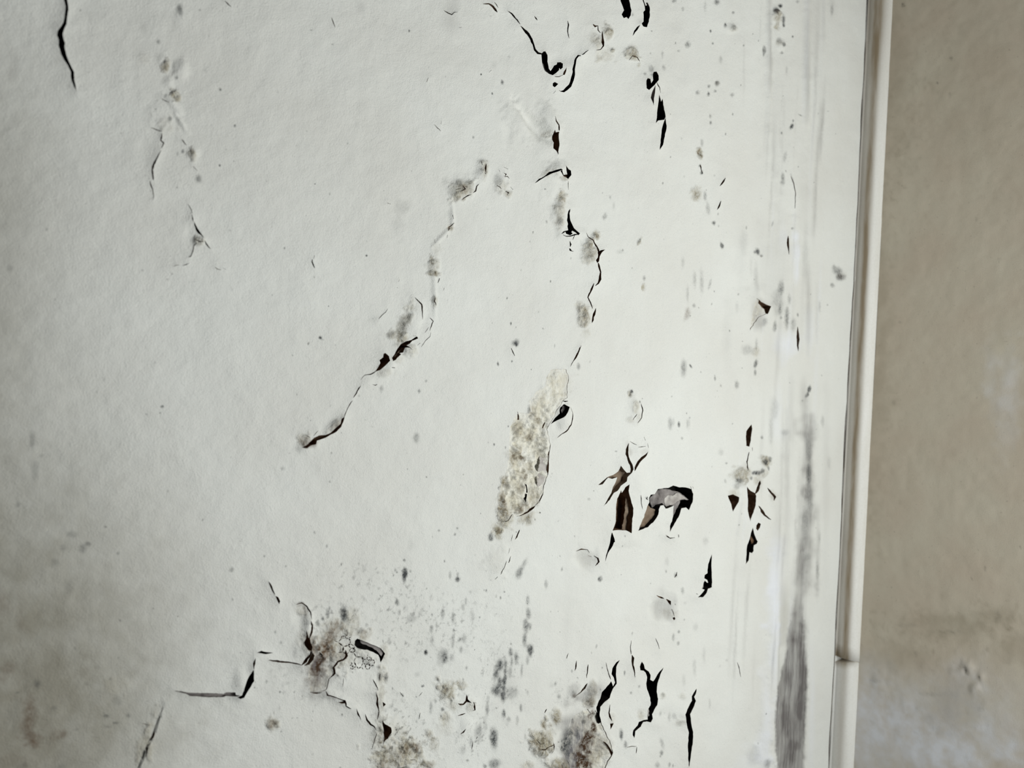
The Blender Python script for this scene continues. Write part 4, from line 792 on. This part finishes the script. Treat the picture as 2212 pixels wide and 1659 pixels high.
pts = []
gs = 4.0
gx, gy = np.meshgrid(np.arange(-90, 1960, gs), np.arange(-90, 1750, gs))
gx = gx + RNG.uniform(-.25, .25, gx.shape) * gs; gy = gy + RNG.uniform(-.25, .25, gy.shape) * gs
keep = gx < corner_x(gy) - 4
base = np.stack([gx[keep], gy[keep]], 1)
cx_, cy_ = np.meshgrid(np.arange(-1300, 1960, 60.), np.arange(-950, 2700, 60.))
keep = (cx_ < corner_x(cy_) - 10) & ~((cx_ > -100) & (cy_ > -100) & (cy_ < 1760))
coarse = np.stack([cx_[keep], cy_[keep]], 1)
ys = np.arange(-980, 2760, 12.)
edgep = np.stack([corner_x(ys) + 1.0, ys], 1)
extra = []
for ex in EXPOSED:                                     # finer mesh in the crumbling patches
    P = np.array(ex['pts']); lo_, hi_ = P.min(0), P.max(0)
    st = 2.2
    x, y = np.meshgrid(np.arange(lo_[0], hi_[0], st), np.arange(lo_[1], min(hi_[1], 1700), st))
    x = x.ravel() + RNG.uniform(-.3, .3, x.size) * st; y = y.ravel() + RNG.uniform(-.3, .3, y.size) * st
    k = inside(ex['pts'], x, y); extra.append(np.stack([x[k], y[k]], 1))
for s in SPL:                                          # finer mesh in small spots
    if min(s[3], s[4]) < 7 and -20 < s[1] < 1850:
        n = 5; m_ = 5 if s[4] < 2 * s[3] else 8
        u, v = np.meshgrid(np.linspace(-1.3, 1.3, n), np.linspace(-1.3, 1.3, m_))
        u = u.ravel() * s[3]; v = v.ravel() * s[4]
        ca, sa = math.cos(s[5]), math.sin(s[5])
        extra.append(np.stack([s[1] + u * ca - v * sa, s[2] + u * sa + v * ca], 1) + RNG.uniform(-.2, .2, (u.size, 2)))
for b in BUMP:
    u, v = np.meshgrid(np.arange(-1.2, 1.21, 3.0 / b[2] if b[2] > 3 else .5), np.arange(-1.2, 1.21, 3.0 / b[3] if b[3] > 3 else .5))
    u = u.ravel() * b[2]; v = v.ravel() * b[3]
    if u.size > 3500: continue
    ca, sa = math.cos(b[4]), math.sin(b[4])
    extra.append(np.stack([b[0] + u * ca - v * sa, b[1] + u * sa + v * ca], 1) + RNG.uniform(-.5, .5, (u.size, 2)))
allp = np.concatenate([base, coarse, edgep] + extra)
allp = allp[(allp[:, 0] <= corner_x(allp[:, 1]) + 1.01)]
# thin out points that almost coincide
key = np.round(allp / 1.1).astype(np.int64)
_, ui = np.unique(key[:, 0] * 100003 + key[:, 1], return_index=True)
allp = allp[np.sort(ui)]
cv = [Vector(p) for p in allp.tolist()]
ce = []
for lst in (POLYS, EXPOSED):
    for p in lst:
        i0 = len(cv)
        cv += [Vector(q) for q in p['pts']]
        n = len(p['pts'])
        ce += [(i0 + k, i0 + (k + 1) % n) for k in range(n)]
i0 = len(cv); cv += [Vector(q) for q in SHEET]; ce += [(i0 + k, i0 + k + 1) for k in range(len(SHEET) - 1)]
res = cdt(cv, ce, [], 0, 1e-3, False)
VP = np.array([tuple(v) for v in res[0]])
TR = np.array([t for t in res[2] if len(t) == 3], dtype=np.int64)
cen = VP[TR].mean(1)
# consistent winding (screen clockwise -> faces the room)
a = VP[TR[:, 1]] - VP[TR[:, 0]]; b = VP[TR[:, 2]] - VP[TR[:, 0]]
cr = a[:, 0] * b[:, 1] - a[:, 1] * b[:, 0]
TR[cr > 0] = TR[cr > 0][:, ::-1]
TR = TR[np.abs(cr) > 1e-7]; cen = VP[TR].mean(1)

reg = np.zeros(len(TR), int)                           # 0 paint, 1.. exposed, 1000+ crack polygon
for i, ex in enumerate(EXPOSED):
    P = np.array(ex['pts']); lo_, hi_ = P.min(0), P.max(0)
    idx = np.nonzero((cen >= lo_).all(1) & (cen <= hi_).all(1))[0]
    idx = idx[inside(ex['pts'], cen[idx, 0], cen[idx, 1])]
    reg[idx] = 1 + i
order = sorted(range(len(POLYS)), key=lambda i: -abs(np.ptp(np.array(POLYS[i]['pts'])[:, 0]) * np.ptp(np.array(POLYS[i]['pts'])[:, 1])))
for i in order[::-1]:
    p = POLYS[i]; P = np.array(p['pts']); lo_, hi_ = P.min(0), P.max(0)
    idx = np.nonzero((cen >= lo_).all(1) & (cen <= hi_).all(1))[0]
    idx = idx[inside(p['pts'], cen[idx, 0], cen[idx, 1])]
    reg[idx] = 1000 + i

# ------------------------------------------------------------------ stains and relief on the survey vertices
CH = {k: np.zeros(len(VP)) for k in ('mold', 'ochre', 'rust', 'smear', 'white', 'grime', 'speck')}
wob = fbm(VP[:, 0] / 9, VP[:, 1] / 9, 3, 3); wob2 = fbm(VP[:, 0] / 26, VP[:, 1] / 26, 9, 3)


def seg_dist(P, Q):
    out = np.full(len(Q), 1e9)
    n = len(P)
    for i in range(n):
        a = P[i]; d = P[(i + 1) % n] - a; L = d @ d + 1e-9
        t = np.clip(((Q - a) @ d) / L, 0, 1)
        out = np.minimum(out, np.hypot(*(Q - a - t[:, None] * d).T))
    return out


def ell(px, py, rx, ry, ang, V):
    dx = V[:, 0] - px; dy = V[:, 1] - py
    ca, sa = math.cos(ang), math.sin(ang)
    return np.hypot((dx * ca + dy * sa) / rx, (-dx * sa + dy * ca) / ry)


def apply_splats(spl, V, chan, w1, w2):
    for ch, px, py, rx, ry, ang, st in spl:
        R = max(rx, ry) * 1.9
        idx = np.nonzero((np.abs(V[:, 0] - px) < R) & (np.abs(V[:, 1] - py) < R))[0]
        if not len(idx): continue
        r = ell(px, py, rx, ry, ang, V[idx])
        soft = ch in ('grime', 'white', 'smear', 'speck')
        r = r * (1 + ((.6 if ch == 'mold' else 1.1) * w1[idx] if not soft else .7 * w2[idx]) + (.6 * w2[idx] if min(rx, ry) > 12 and ch != 'mold' else 0))
        if soft and min(rx, ry) > 60: r = ell(px, py, rx, ry, ang, V[idx]) * (1 + .25 * w2[idx])
        lo_, hi_ = (.0, 1.35) if soft else ((.30, 1.18) if ch == 'mold' else (.30, 1.30))
        t = np.clip((hi_ - r) / (hi_ - lo_), 0, 1); t = t * t * (3 - 2 * t)
        c = chan[ch]
        if soft: c[idx] = c[idx] + st * t * (1 - .4 * np.minimum(c[idx], 1))
        else: c[idx] = 1 - (1 - np.minimum(c[idx], 1)) * (1 - np.minimum(st, 1) * t)


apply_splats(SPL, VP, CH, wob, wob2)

P = np.array(BRUSHED[0]); idx = np.nonzero((VP >= P.min(0) - 10).all(1) & (VP <= P.max(0) + 10).all(1))[0]
d = seg_dist(P, VP[idx]) * np.where(inside(BRUSHED[0], VP[idx, 0], VP[idx, 1]), 1, -1)
CH['smear'][idx] += BRUSHED[1] * np.clip(.5 + d / 5 + 1.2 * wob[idx], 0, 1) * np.clip((VP[idx, 1] - 1220) / 180, .30, 1) * np.clip((VP[idx, 1] - 950) / 120, 0, 1)
HT = np.zeros(len(VP))                                 # relief in millimetres at the picture centre's scale
HT += .9 * fbm(VP[:, 0] / 95, VP[:, 1] / 95, 21, 3) + .25 * fbm(VP[:, 0] / 24, VP[:, 1] / 24, 22, 2)
HT += .8 * np.clip((VP[:, 0] - 1480) / 200, 0, 1) * fbm(VP[:, 0] / 28, VP[:, 1] / 300, 25, 3)
for px, py, rx, ry, ang, mm in BUMP:
    R = max(rx, ry) * 1.6
    idx = np.nonzero((np.abs(VP[:, 0] - px) < R) & (np.abs(VP[:, 1] - py) < R))[0]
    r = ell(px, py, rx, ry, ang, VP[idx]) * (1 + .8 * wob2[idx] + .35 * wob[idx])
    t = np.clip(1.25 - r, 0, 1.25) / 1.25
    HT[idx] += mm * t * t * (3 - 2 * t)
crumb = np.clip(CH['ochre'] + .3 * CH['rust'], 0, 1) * np.clip((VP[:, 0] - 250) / 150, .1, 1)
HT *= 2.0
HT += crumb * (9.0 * fbm(VP[:, 0] / 10, VP[:, 1] / 10, 31, 3))


for p in POLYS:
    P = np.array(p['pts']); ar = abs(np.dot(P[:, 0], np.roll(P[:, 1], -1)) - np.dot(P[:, 1], np.roll(P[:, 0], -1))) / 2
    per = np.hypot(*(P - np.roll(P, 1, 0)).T).sum()
    p['w'] = 2 * ar / max(per, 1)
    amp = p['lip'] if p['lip'] is not None else min(2.2, .3 + .32 * p['w'])
    if amp <= 0: continue
    wd = 7 + 1.6 * min(p['w'], 10)
    lo_, hi_ = P.min(0) - 3 * wd, P.max(0) + 3 * wd
    idx = np.nonzero((VP >= lo_).all(1) & (VP <= hi_).all(1))[0]
    d = seg_dist(P, VP[idx])
    side = .55 + .9 * (fbm(VP[idx, 0] / 40, VP[idx, 1] / 40, 41, 2) + .25)
    HT[idx] += amp * np.exp(-d / wd) * side
# lifted sheet, lower left
sx = np.interp(VP[:, 1], [p[1] for p in SHEET], [p[0] for p in SHEET])
dsh = VP[:, 0] - sx
m_ = (VP[:, 1] > 1505) & (dsh > -1e-3)
HT[m_] += 2.2 * np.exp(-dsh[m_] / 75) * np.clip((VP[m_, 1] - 1505) / 60, 0, 1)

depth_cam = ((on_white(VP[:, 0], VP[:, 1]) - CAM) @ FW)
SC = np.clip(depth_cam / .65, .55, 2.2) * .001         # keep relief in proportion along the wall
far = (VP[:, 0] < -120) | (VP[:, 1] < -120) | (VP[:, 1] > 1780)
HT[far] = 0
BASE = on_white(VP[:, 0], VP[:, 1])
XYZ = BASE.copy(); XYZ[:, 1] = -HT * SC


# ------------------------------------------------------------------ mesh builders
def mesh_obj(name, verts, faces, mats, parent=None, smooth=True, attrs=None, mat_idx=None):
    me = bpy.data.meshes.new(name)
    verts = np.asarray(verts, float)
    if isinstance(faces, np.ndarray) and faces.ndim == 2:
        nf, k = faces.shape
        me.vertices.add(len(verts)); me.vertices.foreach_set('co', verts.ravel())
        me.loops.add(nf * k); me.loops.foreach_set('vertex_index', faces.ravel().astype(np.int32))
        me.polygons.add(nf)
        me.polygons.foreach_set('loop_start', np.arange(0, nf * k, k, dtype=np.int32))
    else:
        me.from_pydata(verts.tolist(), [], [list(map(int, f)) for f in faces])
    for m in mats: me.materials.append(m)
    if mat_idx is not None: me.polygons.foreach_set('material_index', np.asarray(mat_idx, np.int32))
    me.update(calc_edges=True)
    me.polygons.foreach_set('use_smooth', np.full(len(me.polygons), smooth))
    if attrs:
        for k, v in attrs.items():
            at = me.attributes.new(k, 'FLOAT', 'POINT'); at.data.foreach_set('value', np.asarray(v, np.float32))
    me.validate()
    o = bpy.data.objects.new(name, me); COL.objects.link(o)
    if parent: o.parent = parent
    return o


def compact(tri):
    u, inv = np.unique(tri, return_inverse=True)
    return u, inv.reshape(tri.shape)


def border(tri):
    e = np.concatenate([tri[:, [0, 1]], tri[:, [1, 2]], tri[:, [2, 0]]])
    k = np.sort(e, 1); k = k[:, 0] * 10000019 + k[:, 1]
    _, inv, cnt = np.unique(k, return_inverse=True, return_counts=True)
    return e[cnt[inv] == 1]


# ---- painted skin of the white wall, with the torn edges' thickness
skin = TR[reg == 0]
u, f = compact(skin)
verts = XYZ[u]
bd = border(f)
vpu = VP[u]
inner = ~((vpu[:, 0] < -1250) | (vpu[:, 1] < -930) | (vpu[:, 1] > 2640) | (vpu[:, 0] > corner_x(vpu[:, 1]) - 4))
bd = bd[inner[bd].all(1)]
eu, einv = np.unique(bd, return_inverse=True); einv = einv.reshape(bd.shape)
n0 = len(verts)
top = verts[eu]; bot = top.copy(); bot[:, 1] += .00045 * SC[u][eu] / .001
vv = np.concatenate([verts, top, bot])
q0 = n0 + einv[:, 0]; q1 = n0 + einv[:, 1]; k = len(eu)
tris = np.concatenate([f, np.stack([q1, q0, q0 + k], 1), np.stack([q1, q0 + k, q1 + k], 1)])
# solid back of the wall
bx0, bx1, bz0, bz1 = verts[:, 0].min(), XC, verts[:, 2].min(), verts[:, 2].max()
nb_ = len(vv)
back = np.array([(bx0, .03, bz0), (bx1, .03, bz0), (bx1, .03, bz1), (bx0, .03, bz1), (bx0, .12, bz0), (bx1, .12, bz0), (bx1, .12, bz1), (bx0, .12, bz1)])
vv = np.concatenate([vv, back])
bf = np.array([(0, 1, 2), (0, 2, 3), (4, 6, 5), (4, 7, 6), (0, 4, 5), (0, 5, 1), (1, 5, 6), (1, 6, 2), (2, 6, 7), (2, 7, 3), (3, 7, 4), (3, 4, 0)]) + nb_
tris = np.concatenate([tris, bf])
mi = np.zeros(len(tris), int); mi[len(f):] = 1
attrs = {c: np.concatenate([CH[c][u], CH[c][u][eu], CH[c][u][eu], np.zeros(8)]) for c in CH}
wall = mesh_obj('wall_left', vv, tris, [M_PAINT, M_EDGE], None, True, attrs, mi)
wall['kind'] = 'structure'
wall['label'] = 'white painted wall, cracked and flaking, spotted with grey mould'
wall['category'] = 'wall'

# ---- exposed plaster
for i, ex in enumerate(EXPOSED):
    t = TR[reg == 1 + i]
    u, f = compact(t)
    P = VP[u]
    ro = ex['rough']
    n = ro * (5.0 * fbm(P[:, 0] / 16, P[:, 1] / 16, 51 + i, 3) + 1.8 * fbm(P[:, 0] / 6, P[:, 1] / 6, 61 + i, 2))
    d = seg_dist(np.array(ex['pts']), P)
    if i == 0: n = n * np.clip((P[:, 1] - 830) / 90, .22, 1)
    v = XYZ[u].copy(); v[:, 1] = -(HT[u] - crumb[u] * 8 * fbm(P[:, 0] / 10, P[:, 1] / 10, 31, 3)) * SC[u] + (ex['depth'] * np.clip(d / 5, .45, 1) - n * np.clip(d / 6, .1, 1)) * SC[u]
    o = mesh_obj('exposed_plaster', v, f, [M_PLASTER], wall, True, dict({c: CH[c][u] for c in CH}, rim=np.clip(1 - d / 16, 0, 1)))
    o['label'] = ['crumbling beige plaster bared beside the curled blister', 'small grey chip near the trim', 'brownish bare fold under the crackled paint', 'grey and rust brown rotten patch at the bottom edge'][i]

# ---- cracks: one object for each connected opening
ct = np.nonzero(reg >= 1000)[0]
tri = TR[ct]
parent_ = {}


def find(x):
    while parent_[x] != x:
        parent_[x] = parent_[parent_[x]]; x = parent_[x]
    return x


for v in np.unique(tri): parent_[int(v)] = int(v)
for t in tri.tolist():
    r = find(t[0]); parent_[find(t[1])] = r; parent_[find(t[2])] = r
comp = np.array([find(int(t[0])) for t in tri])
crack_of = []
for c in np.unique(comp):
    sel = comp == c
    t = tri[sel]; rr = reg[ct[sel]] - 1000
    A = VP[t]; ar = np.abs((A[:, 1, 0] - A[:, 0, 0]) * (A[:, 2, 1] - A[:, 0, 1]) - (A[:, 1, 1] - A[:, 0, 1]) * (A[:, 2, 0] - A[:, 0, 0]))
    if ar.sum() < 2: continue
    best = max(set(rr.tolist()), key=lambda q: ar[rr == q].sum())
    p = POLYS[best]
    dep = p['depth'] if p['depth'] is not None else float(np.clip(1.6 * p['w'] + 1.4, 1.8, 11) if p['mat'] == 'k' else np.clip(.7 * p['w'] + .8, 1, 5))
    u, f = compact(t)
    topv = XYZ[u].copy(); topv[:, 1] += .0003 * SC[u] / .001
    botv = XYZ[u].copy(); botv[:, 1] = dep * SC[u] + .0006 * (fbm(VP[u, 0] / 7, VP[u, 1] / 7, 71, 2))
    bd = border(f); n = len(u)
    eu, einv = np.unique(bd, return_inverse=True); einv = einv.reshape(bd.shape)
    vv = np.concatenate([botv, topv[eu], botv[eu]]); k = len(eu)
    q0 = n + einv[:, 0]; q1 = n + einv[:, 1]
    fl = np.concatenate([f, np.stack([q0, q1, q1 + k], 1), np.stack([q0, q1 + k, q0 + k], 1)])
    o = mesh_obj(p.get('name', 'crack'), vv, fl, [M_VOID[p['mat']]], wall, False)
    crack_of.append((o, VP[u].min(0), VP[u].max(0), VP[u]))

# ---- curled flakes hanging in or over the openings
for pts_, d0, d1, mat in FLAKES:
    P = np.array(pts_); lo_, hi_ = P.min(0), P.max(0)
    x, y = np.meshgrid(np.arange(lo_[0], hi_[0], 2.5), np.arange(lo_[1], hi_[1], 2.5))
    x = x.ravel() + RNG.uniform(-.5, .5, x.size); y = y.ravel() + RNG.uniform(-.5, .5, y.size)
    kk = inside(pts_, x, y)
    vs = [Vector(q) for q in pts_] + [Vector((a_, b_)) for a_, b_ in zip(x[kk], y[kk])]
    n = len(pts_)
    r = cdt(vs, [(i, (i + 1) % n) for i in range(n)], [], 1, 1e-3, False)
    Q = np.array([tuple(v) for v in r[0]]); F_ = np.array([t for t in r[2] if len(t) == 3])
    c_ = Q[F_].mean(1); F_ = F_[inside(pts_, c_[:, 0], c_[:, 1])]
    g = (Q - lo_) / np.maximum(hi_ - lo_, 1)
    d = d0 + (d1 - d0) * (1 - g[:, 1] * .35 - g[:, 0] * .65) + min(3.0, .8 + .5 * abs(d1 - d0)) * fbm(Q[:, 0] / 13, Q[:, 1] / 13, 81, 3)
    sc = np.clip(((on_white(Q[:, 0], Q[:, 1]) - CAM) @ FW) / .65, .55, 2.2) * .001
    v = np.array([on_white(np.array(q[0]), np.array(q[1]), dd * s_) for q, dd, s_ in zip(Q, d, sc)])
    v2 = v.copy(); v2[:, 1] += .0005
    a_ = Q[F_[:, 1]] - Q[F_[:, 0]]; b_ = Q[F_[:, 2]] - Q[F_[:, 0]]
    fl = (a_[:, 0] * b_[:, 1] - a_[:, 1] * b_[:, 0]) > 0
    F_[fl] = F_[fl][:, ::-1]
    bd = border(F_); k = len(v)
    faces = np.concatenate([F_, F_[:, ::-1] + k, np.stack([bd[:, 1], bd[:, 0], bd[:, 0] + k], 1), np.stack([bd[:, 1], bd[:, 0] + k, bd[:, 1] + k], 1)])
    par = wall; m0 = P.mean(0); bestd = 1e9
    for o, l_, h_, vp in crack_of:
        if (m0 > l_ - 4).all() and (m0 < h_ + 4).all():
            dd = np.hypot(*(vp - m0).T).min()
            if dd < min(bestd, 14): bestd = dd; par = o
    o = mesh_obj('paint_flake', np.concatenate([v, v2]), faces, [M_VOID[mat]], par, True)

# ------------------------------------------------------------------ beige wall
bs_ = []
for r in [('white', 2172, 870, 34, 110, .45), ('white', 2140, 800, 20, 60, .3), ('white', 1900, 1520, 120, 90, .35), ('white', 1880, 1440, 60, 50, .25), ('white', 2040, 1640, 90, 45, .6), ('white', 1960, 1600, 220, 140, .65), ('white', 2120, 1560, 160, 140, .3), ('white', 2200, 1640, 50, 40, .5), ('white', 2140, 1590, 60, 50, .2), ('white', 2085, 1470, 60, 50, .25), ('white', 1870, 1590, 50, 90, .3),  # broad bottom splats paint in brighter light; the rest are pale patches
          ('ochre', 2060, 1350, 130, 40, .4), ('ochre', 2060, 1520, 70, 70, .35), ('ochre', 2190, 1400, 50, 40, .35), ('ochre', 1920, 150, 60, 260, .3), ('ochre', 1890, 700, 40, 500, .3), ('ochre', 1940, 1420, 80, 40, .25), ('ochre', 2120, 200, 120, 220, .15), ('ochre', 2150, 1330, 60, 24, .3),  # tall splats beside the trim paint the trim's shadow
          ('mold', 2086, 1444, 5, 8, .6), ('mold', 2116, 1463, 4, 6, .55), ('mold', 2055, 127, 5, 4, .55), ('mold', 1951, 11, 4, 4, .7), ('mold', 2024, 180, 2.5, 2, .6), ('mold', 2110, 473, 2.5, 6, .5), ('mold', 2052, 205, 5, 8, .2), ('mold', 2107, 1199, 7, 2, .3), ('mold', 2205, 1182, 3, 3, .5), ('mold', 1945, 697, 7, 2, .25), ('mold', 2128, 1228, 3, 4, .4), ('mold', 2100, 1250, 3, 3, .35), ('mold', 1976, 1412, 6, 8, .2), ('mold', 2050, 1365, 40, 4, .2), ('mold', 1960, 1350, 30, 4, .15), ('mold', 2155, 1330, 8, 20, .2), ('mold', 1890, 1470, 18, 5, .2), ('mold', 2010, 1500, 30, 4, .15), ('mold', 1930, 870, 5, 5, .2), ('mold', 2160, 560, 3, 3, .3)]:
    bs_.append((r[0], r[1], r[2], r[3], r[4], 0.0, r[5]))
yy = np.concatenate([np.linspace(0, -.24, 130), np.linspace(-.25, -1.3, 40)])
zz = np.concatenate([np.linspace(-1.1, -.52, 20), np.linspace(-.515, .58, 420), np.linspace(.585, 1.2, 20)])
Y, Z = np.meshgrid(yy, zz)
pos = np.stack([np.full(Y.size, XC), Y.ravel(), Z.ravel()], 1)
dv = pos - CAM; zc = dv @ FW
PX = np.stack([W / 2 + FPX * (dv @ RT) / np.maximum(zc, .05), H / 2 - FPX * (dv @ UP) / np.maximum(zc, .05)], 1)
chb = {k: np.zeros(len(pos)) for k in CH}
apply_splats(bs_, PX, chb, fbm(PX[:, 0] / 9, PX[:, 1] / 9, 3, 3), fbm(PX[:, 0] / 30, PX[:, 1] / 30, 9, 3))
hb = .0018 * fbm(pos[:, 1] * 16, pos[:, 2] * 16, 91, 3) + .0006 * fbm(pos[:, 1] * 90, pos[:, 2] * 90, 92, 2)
for px, py, rx, ry, mm in [(2092, 1440, 20, 18, 2.2), (2108, 1485, 16, 12, 1.8), (2120, 1462, 10, 12, 1.4), (2086, 1450, 8, 9, -2.6), (1900, 1470, 24, 24, .8)]:
    r = ell(px, py, rx, ry, 0, PX) * (1 + fbm(PX[:, 0] / 10, PX[:, 1] / 10, 5, 2))
    t = np.clip(1.2 - r, 0, 1.2) / 1.2; hb = hb + .001 * mm * t * t * (3 - 2 * t)
pos[:, 0] -= hb
nr, nc = Y.shape
ii = np.arange(nr * nc).reshape(nr, nc)
qd = np.stack([ii[:-1, :-1].ravel(), ii[:-1, 1:].ravel(), ii[1:, 1:].ravel(), ii[1:, :-1].ravel()], 1)
nv = len(pos)
bb = np.array([(XC + .01, 0, -1.1), (XC + .01, -1.3, -1.1), (XC + .01, -1.3, 1.2), (XC + .01, 0, 1.2), (XC + .12, 0, -1.1), (XC + .12, -1.3, -1.1), (XC + .12, -1.3, 1.2), (XC + .12, 0, 1.2)])
bq = np.array([(0, 1, 2, 3), (4, 7, 6, 5), (0, 4, 5, 1), (1, 5, 6, 2), (2, 6, 7, 3), (3, 7, 4, 0)]) + nv
wr = mesh_obj('wall_right', np.concatenate([pos, bb]), np.concatenate([qd[:, ::-1], bq]), [beige_material()], None, True,
              {k: np.concatenate([v, np.zeros(8)]) for k, v in chb.items()})
wr['kind'] = 'structure'
wr['label'] = 'plain beige plastered wall beyond the corner moulding'
wr['category'] = 'wall'


# ------------------------------------------------------------------ quarter-round moulding in the corner
def quarter_round(name, z0, z1, r, cut0, cut1, mat, stain_shade, label):
    th = np.linspace(0, math.pi / 2, 25)
    prof = [(-r - .0016, 0.0), (-r - .0016, -.0012)] + [(-r * math.cos(t) - .0004, -.0012 - r * math.sin(t)) for t in th] + [(0, -.0012 - r)]
    n = len(prof)
    vs, at = [], []
    zs = np.linspace(0, 1, 90)
    for z in zs:
        for j, (dx, dy) in enumerate(prof):
            s = 1 - j / (n - 1)                          # 1 at the white wall
            za = z0 + cut0 * s; zb = z1 - cut1 * s
            zz_ = za + (zb - za) * z
            wv = .0006 * (vnoise(np.array([zz_ * 9]), np.array([1.5]), 7)[0] - .5)
            vs.append((XC + dx + wv, dy, zz_)); at.append(stain_shade(s, zz_))
    fs = []
    for i in range(len(zs) - 1):
        for j in range(n - 1):
            a_ = i * n + j
            fs.append((a_, a_ + 1, a_ + n + 1, a_ + n))
    base0 = len(vs); vs.append((XC, 0, z0)); at.append(1.6); vs.append((XC, 0, z1)); at.append(1.6)  # end faces painted dark as shade inside the joint gap
    for j in range(n - 1):
        fs.append((base0, j + 1, j)); e_ = (len(zs) - 1) * n; fs.append((base0 + 1, e_ + j, e_ + j + 1))
    o = mesh_obj(name, vs, fs, [mat], None, True, {'ochre': at})
    o['kind'] = 'structure'; o['label'] = label; o['category'] = 'moulding'
    return o


ZJ = float(on_white(np.array(1812.0), np.array(1424.0))[2])


def stain_shade_up(s, z):
    a_ = max(math.exp(-((s - .64) / .15) ** 2), .52 * min(1, max(0, (s - .6) / .1)))  # brown and cream bands paint the round profile's shade and bounce
    return min(1, a_ + .55 * math.exp(-((s - .55) / .35) ** 2) * math.exp(-((z - .50) / .10) ** 2) + .9 * math.exp(-((z - ZJ - .005) / .004) ** 2) * s)  # adds the top stain and the dark painted into the joint gap


def shade_low(s, z):
    return .5 * math.exp(-((s - .64) / .16) ** 2) + .9 * math.exp(-((z - ZJ) / .0035) ** 2) * s  # band paints the profile's shade; second term paints the joint gap dark


quarter_round('trim_1', ZJ + .0008, 1.2, .0200, .0062, 0, trim_material('cream gloss trim', (0.235, 0.185, 0.12)), stain_shade_up, 'long cream quarter-round moulding running up the corner, stained brown at the top, shade painted in')
quarter_round('trim_2', -1.1, ZJ, .0196, 0, .0008, trim_material('white gloss trim', (0.30, 0.26, 0.20)), shade_low, 'short white lower length of corner moulding below the joint')
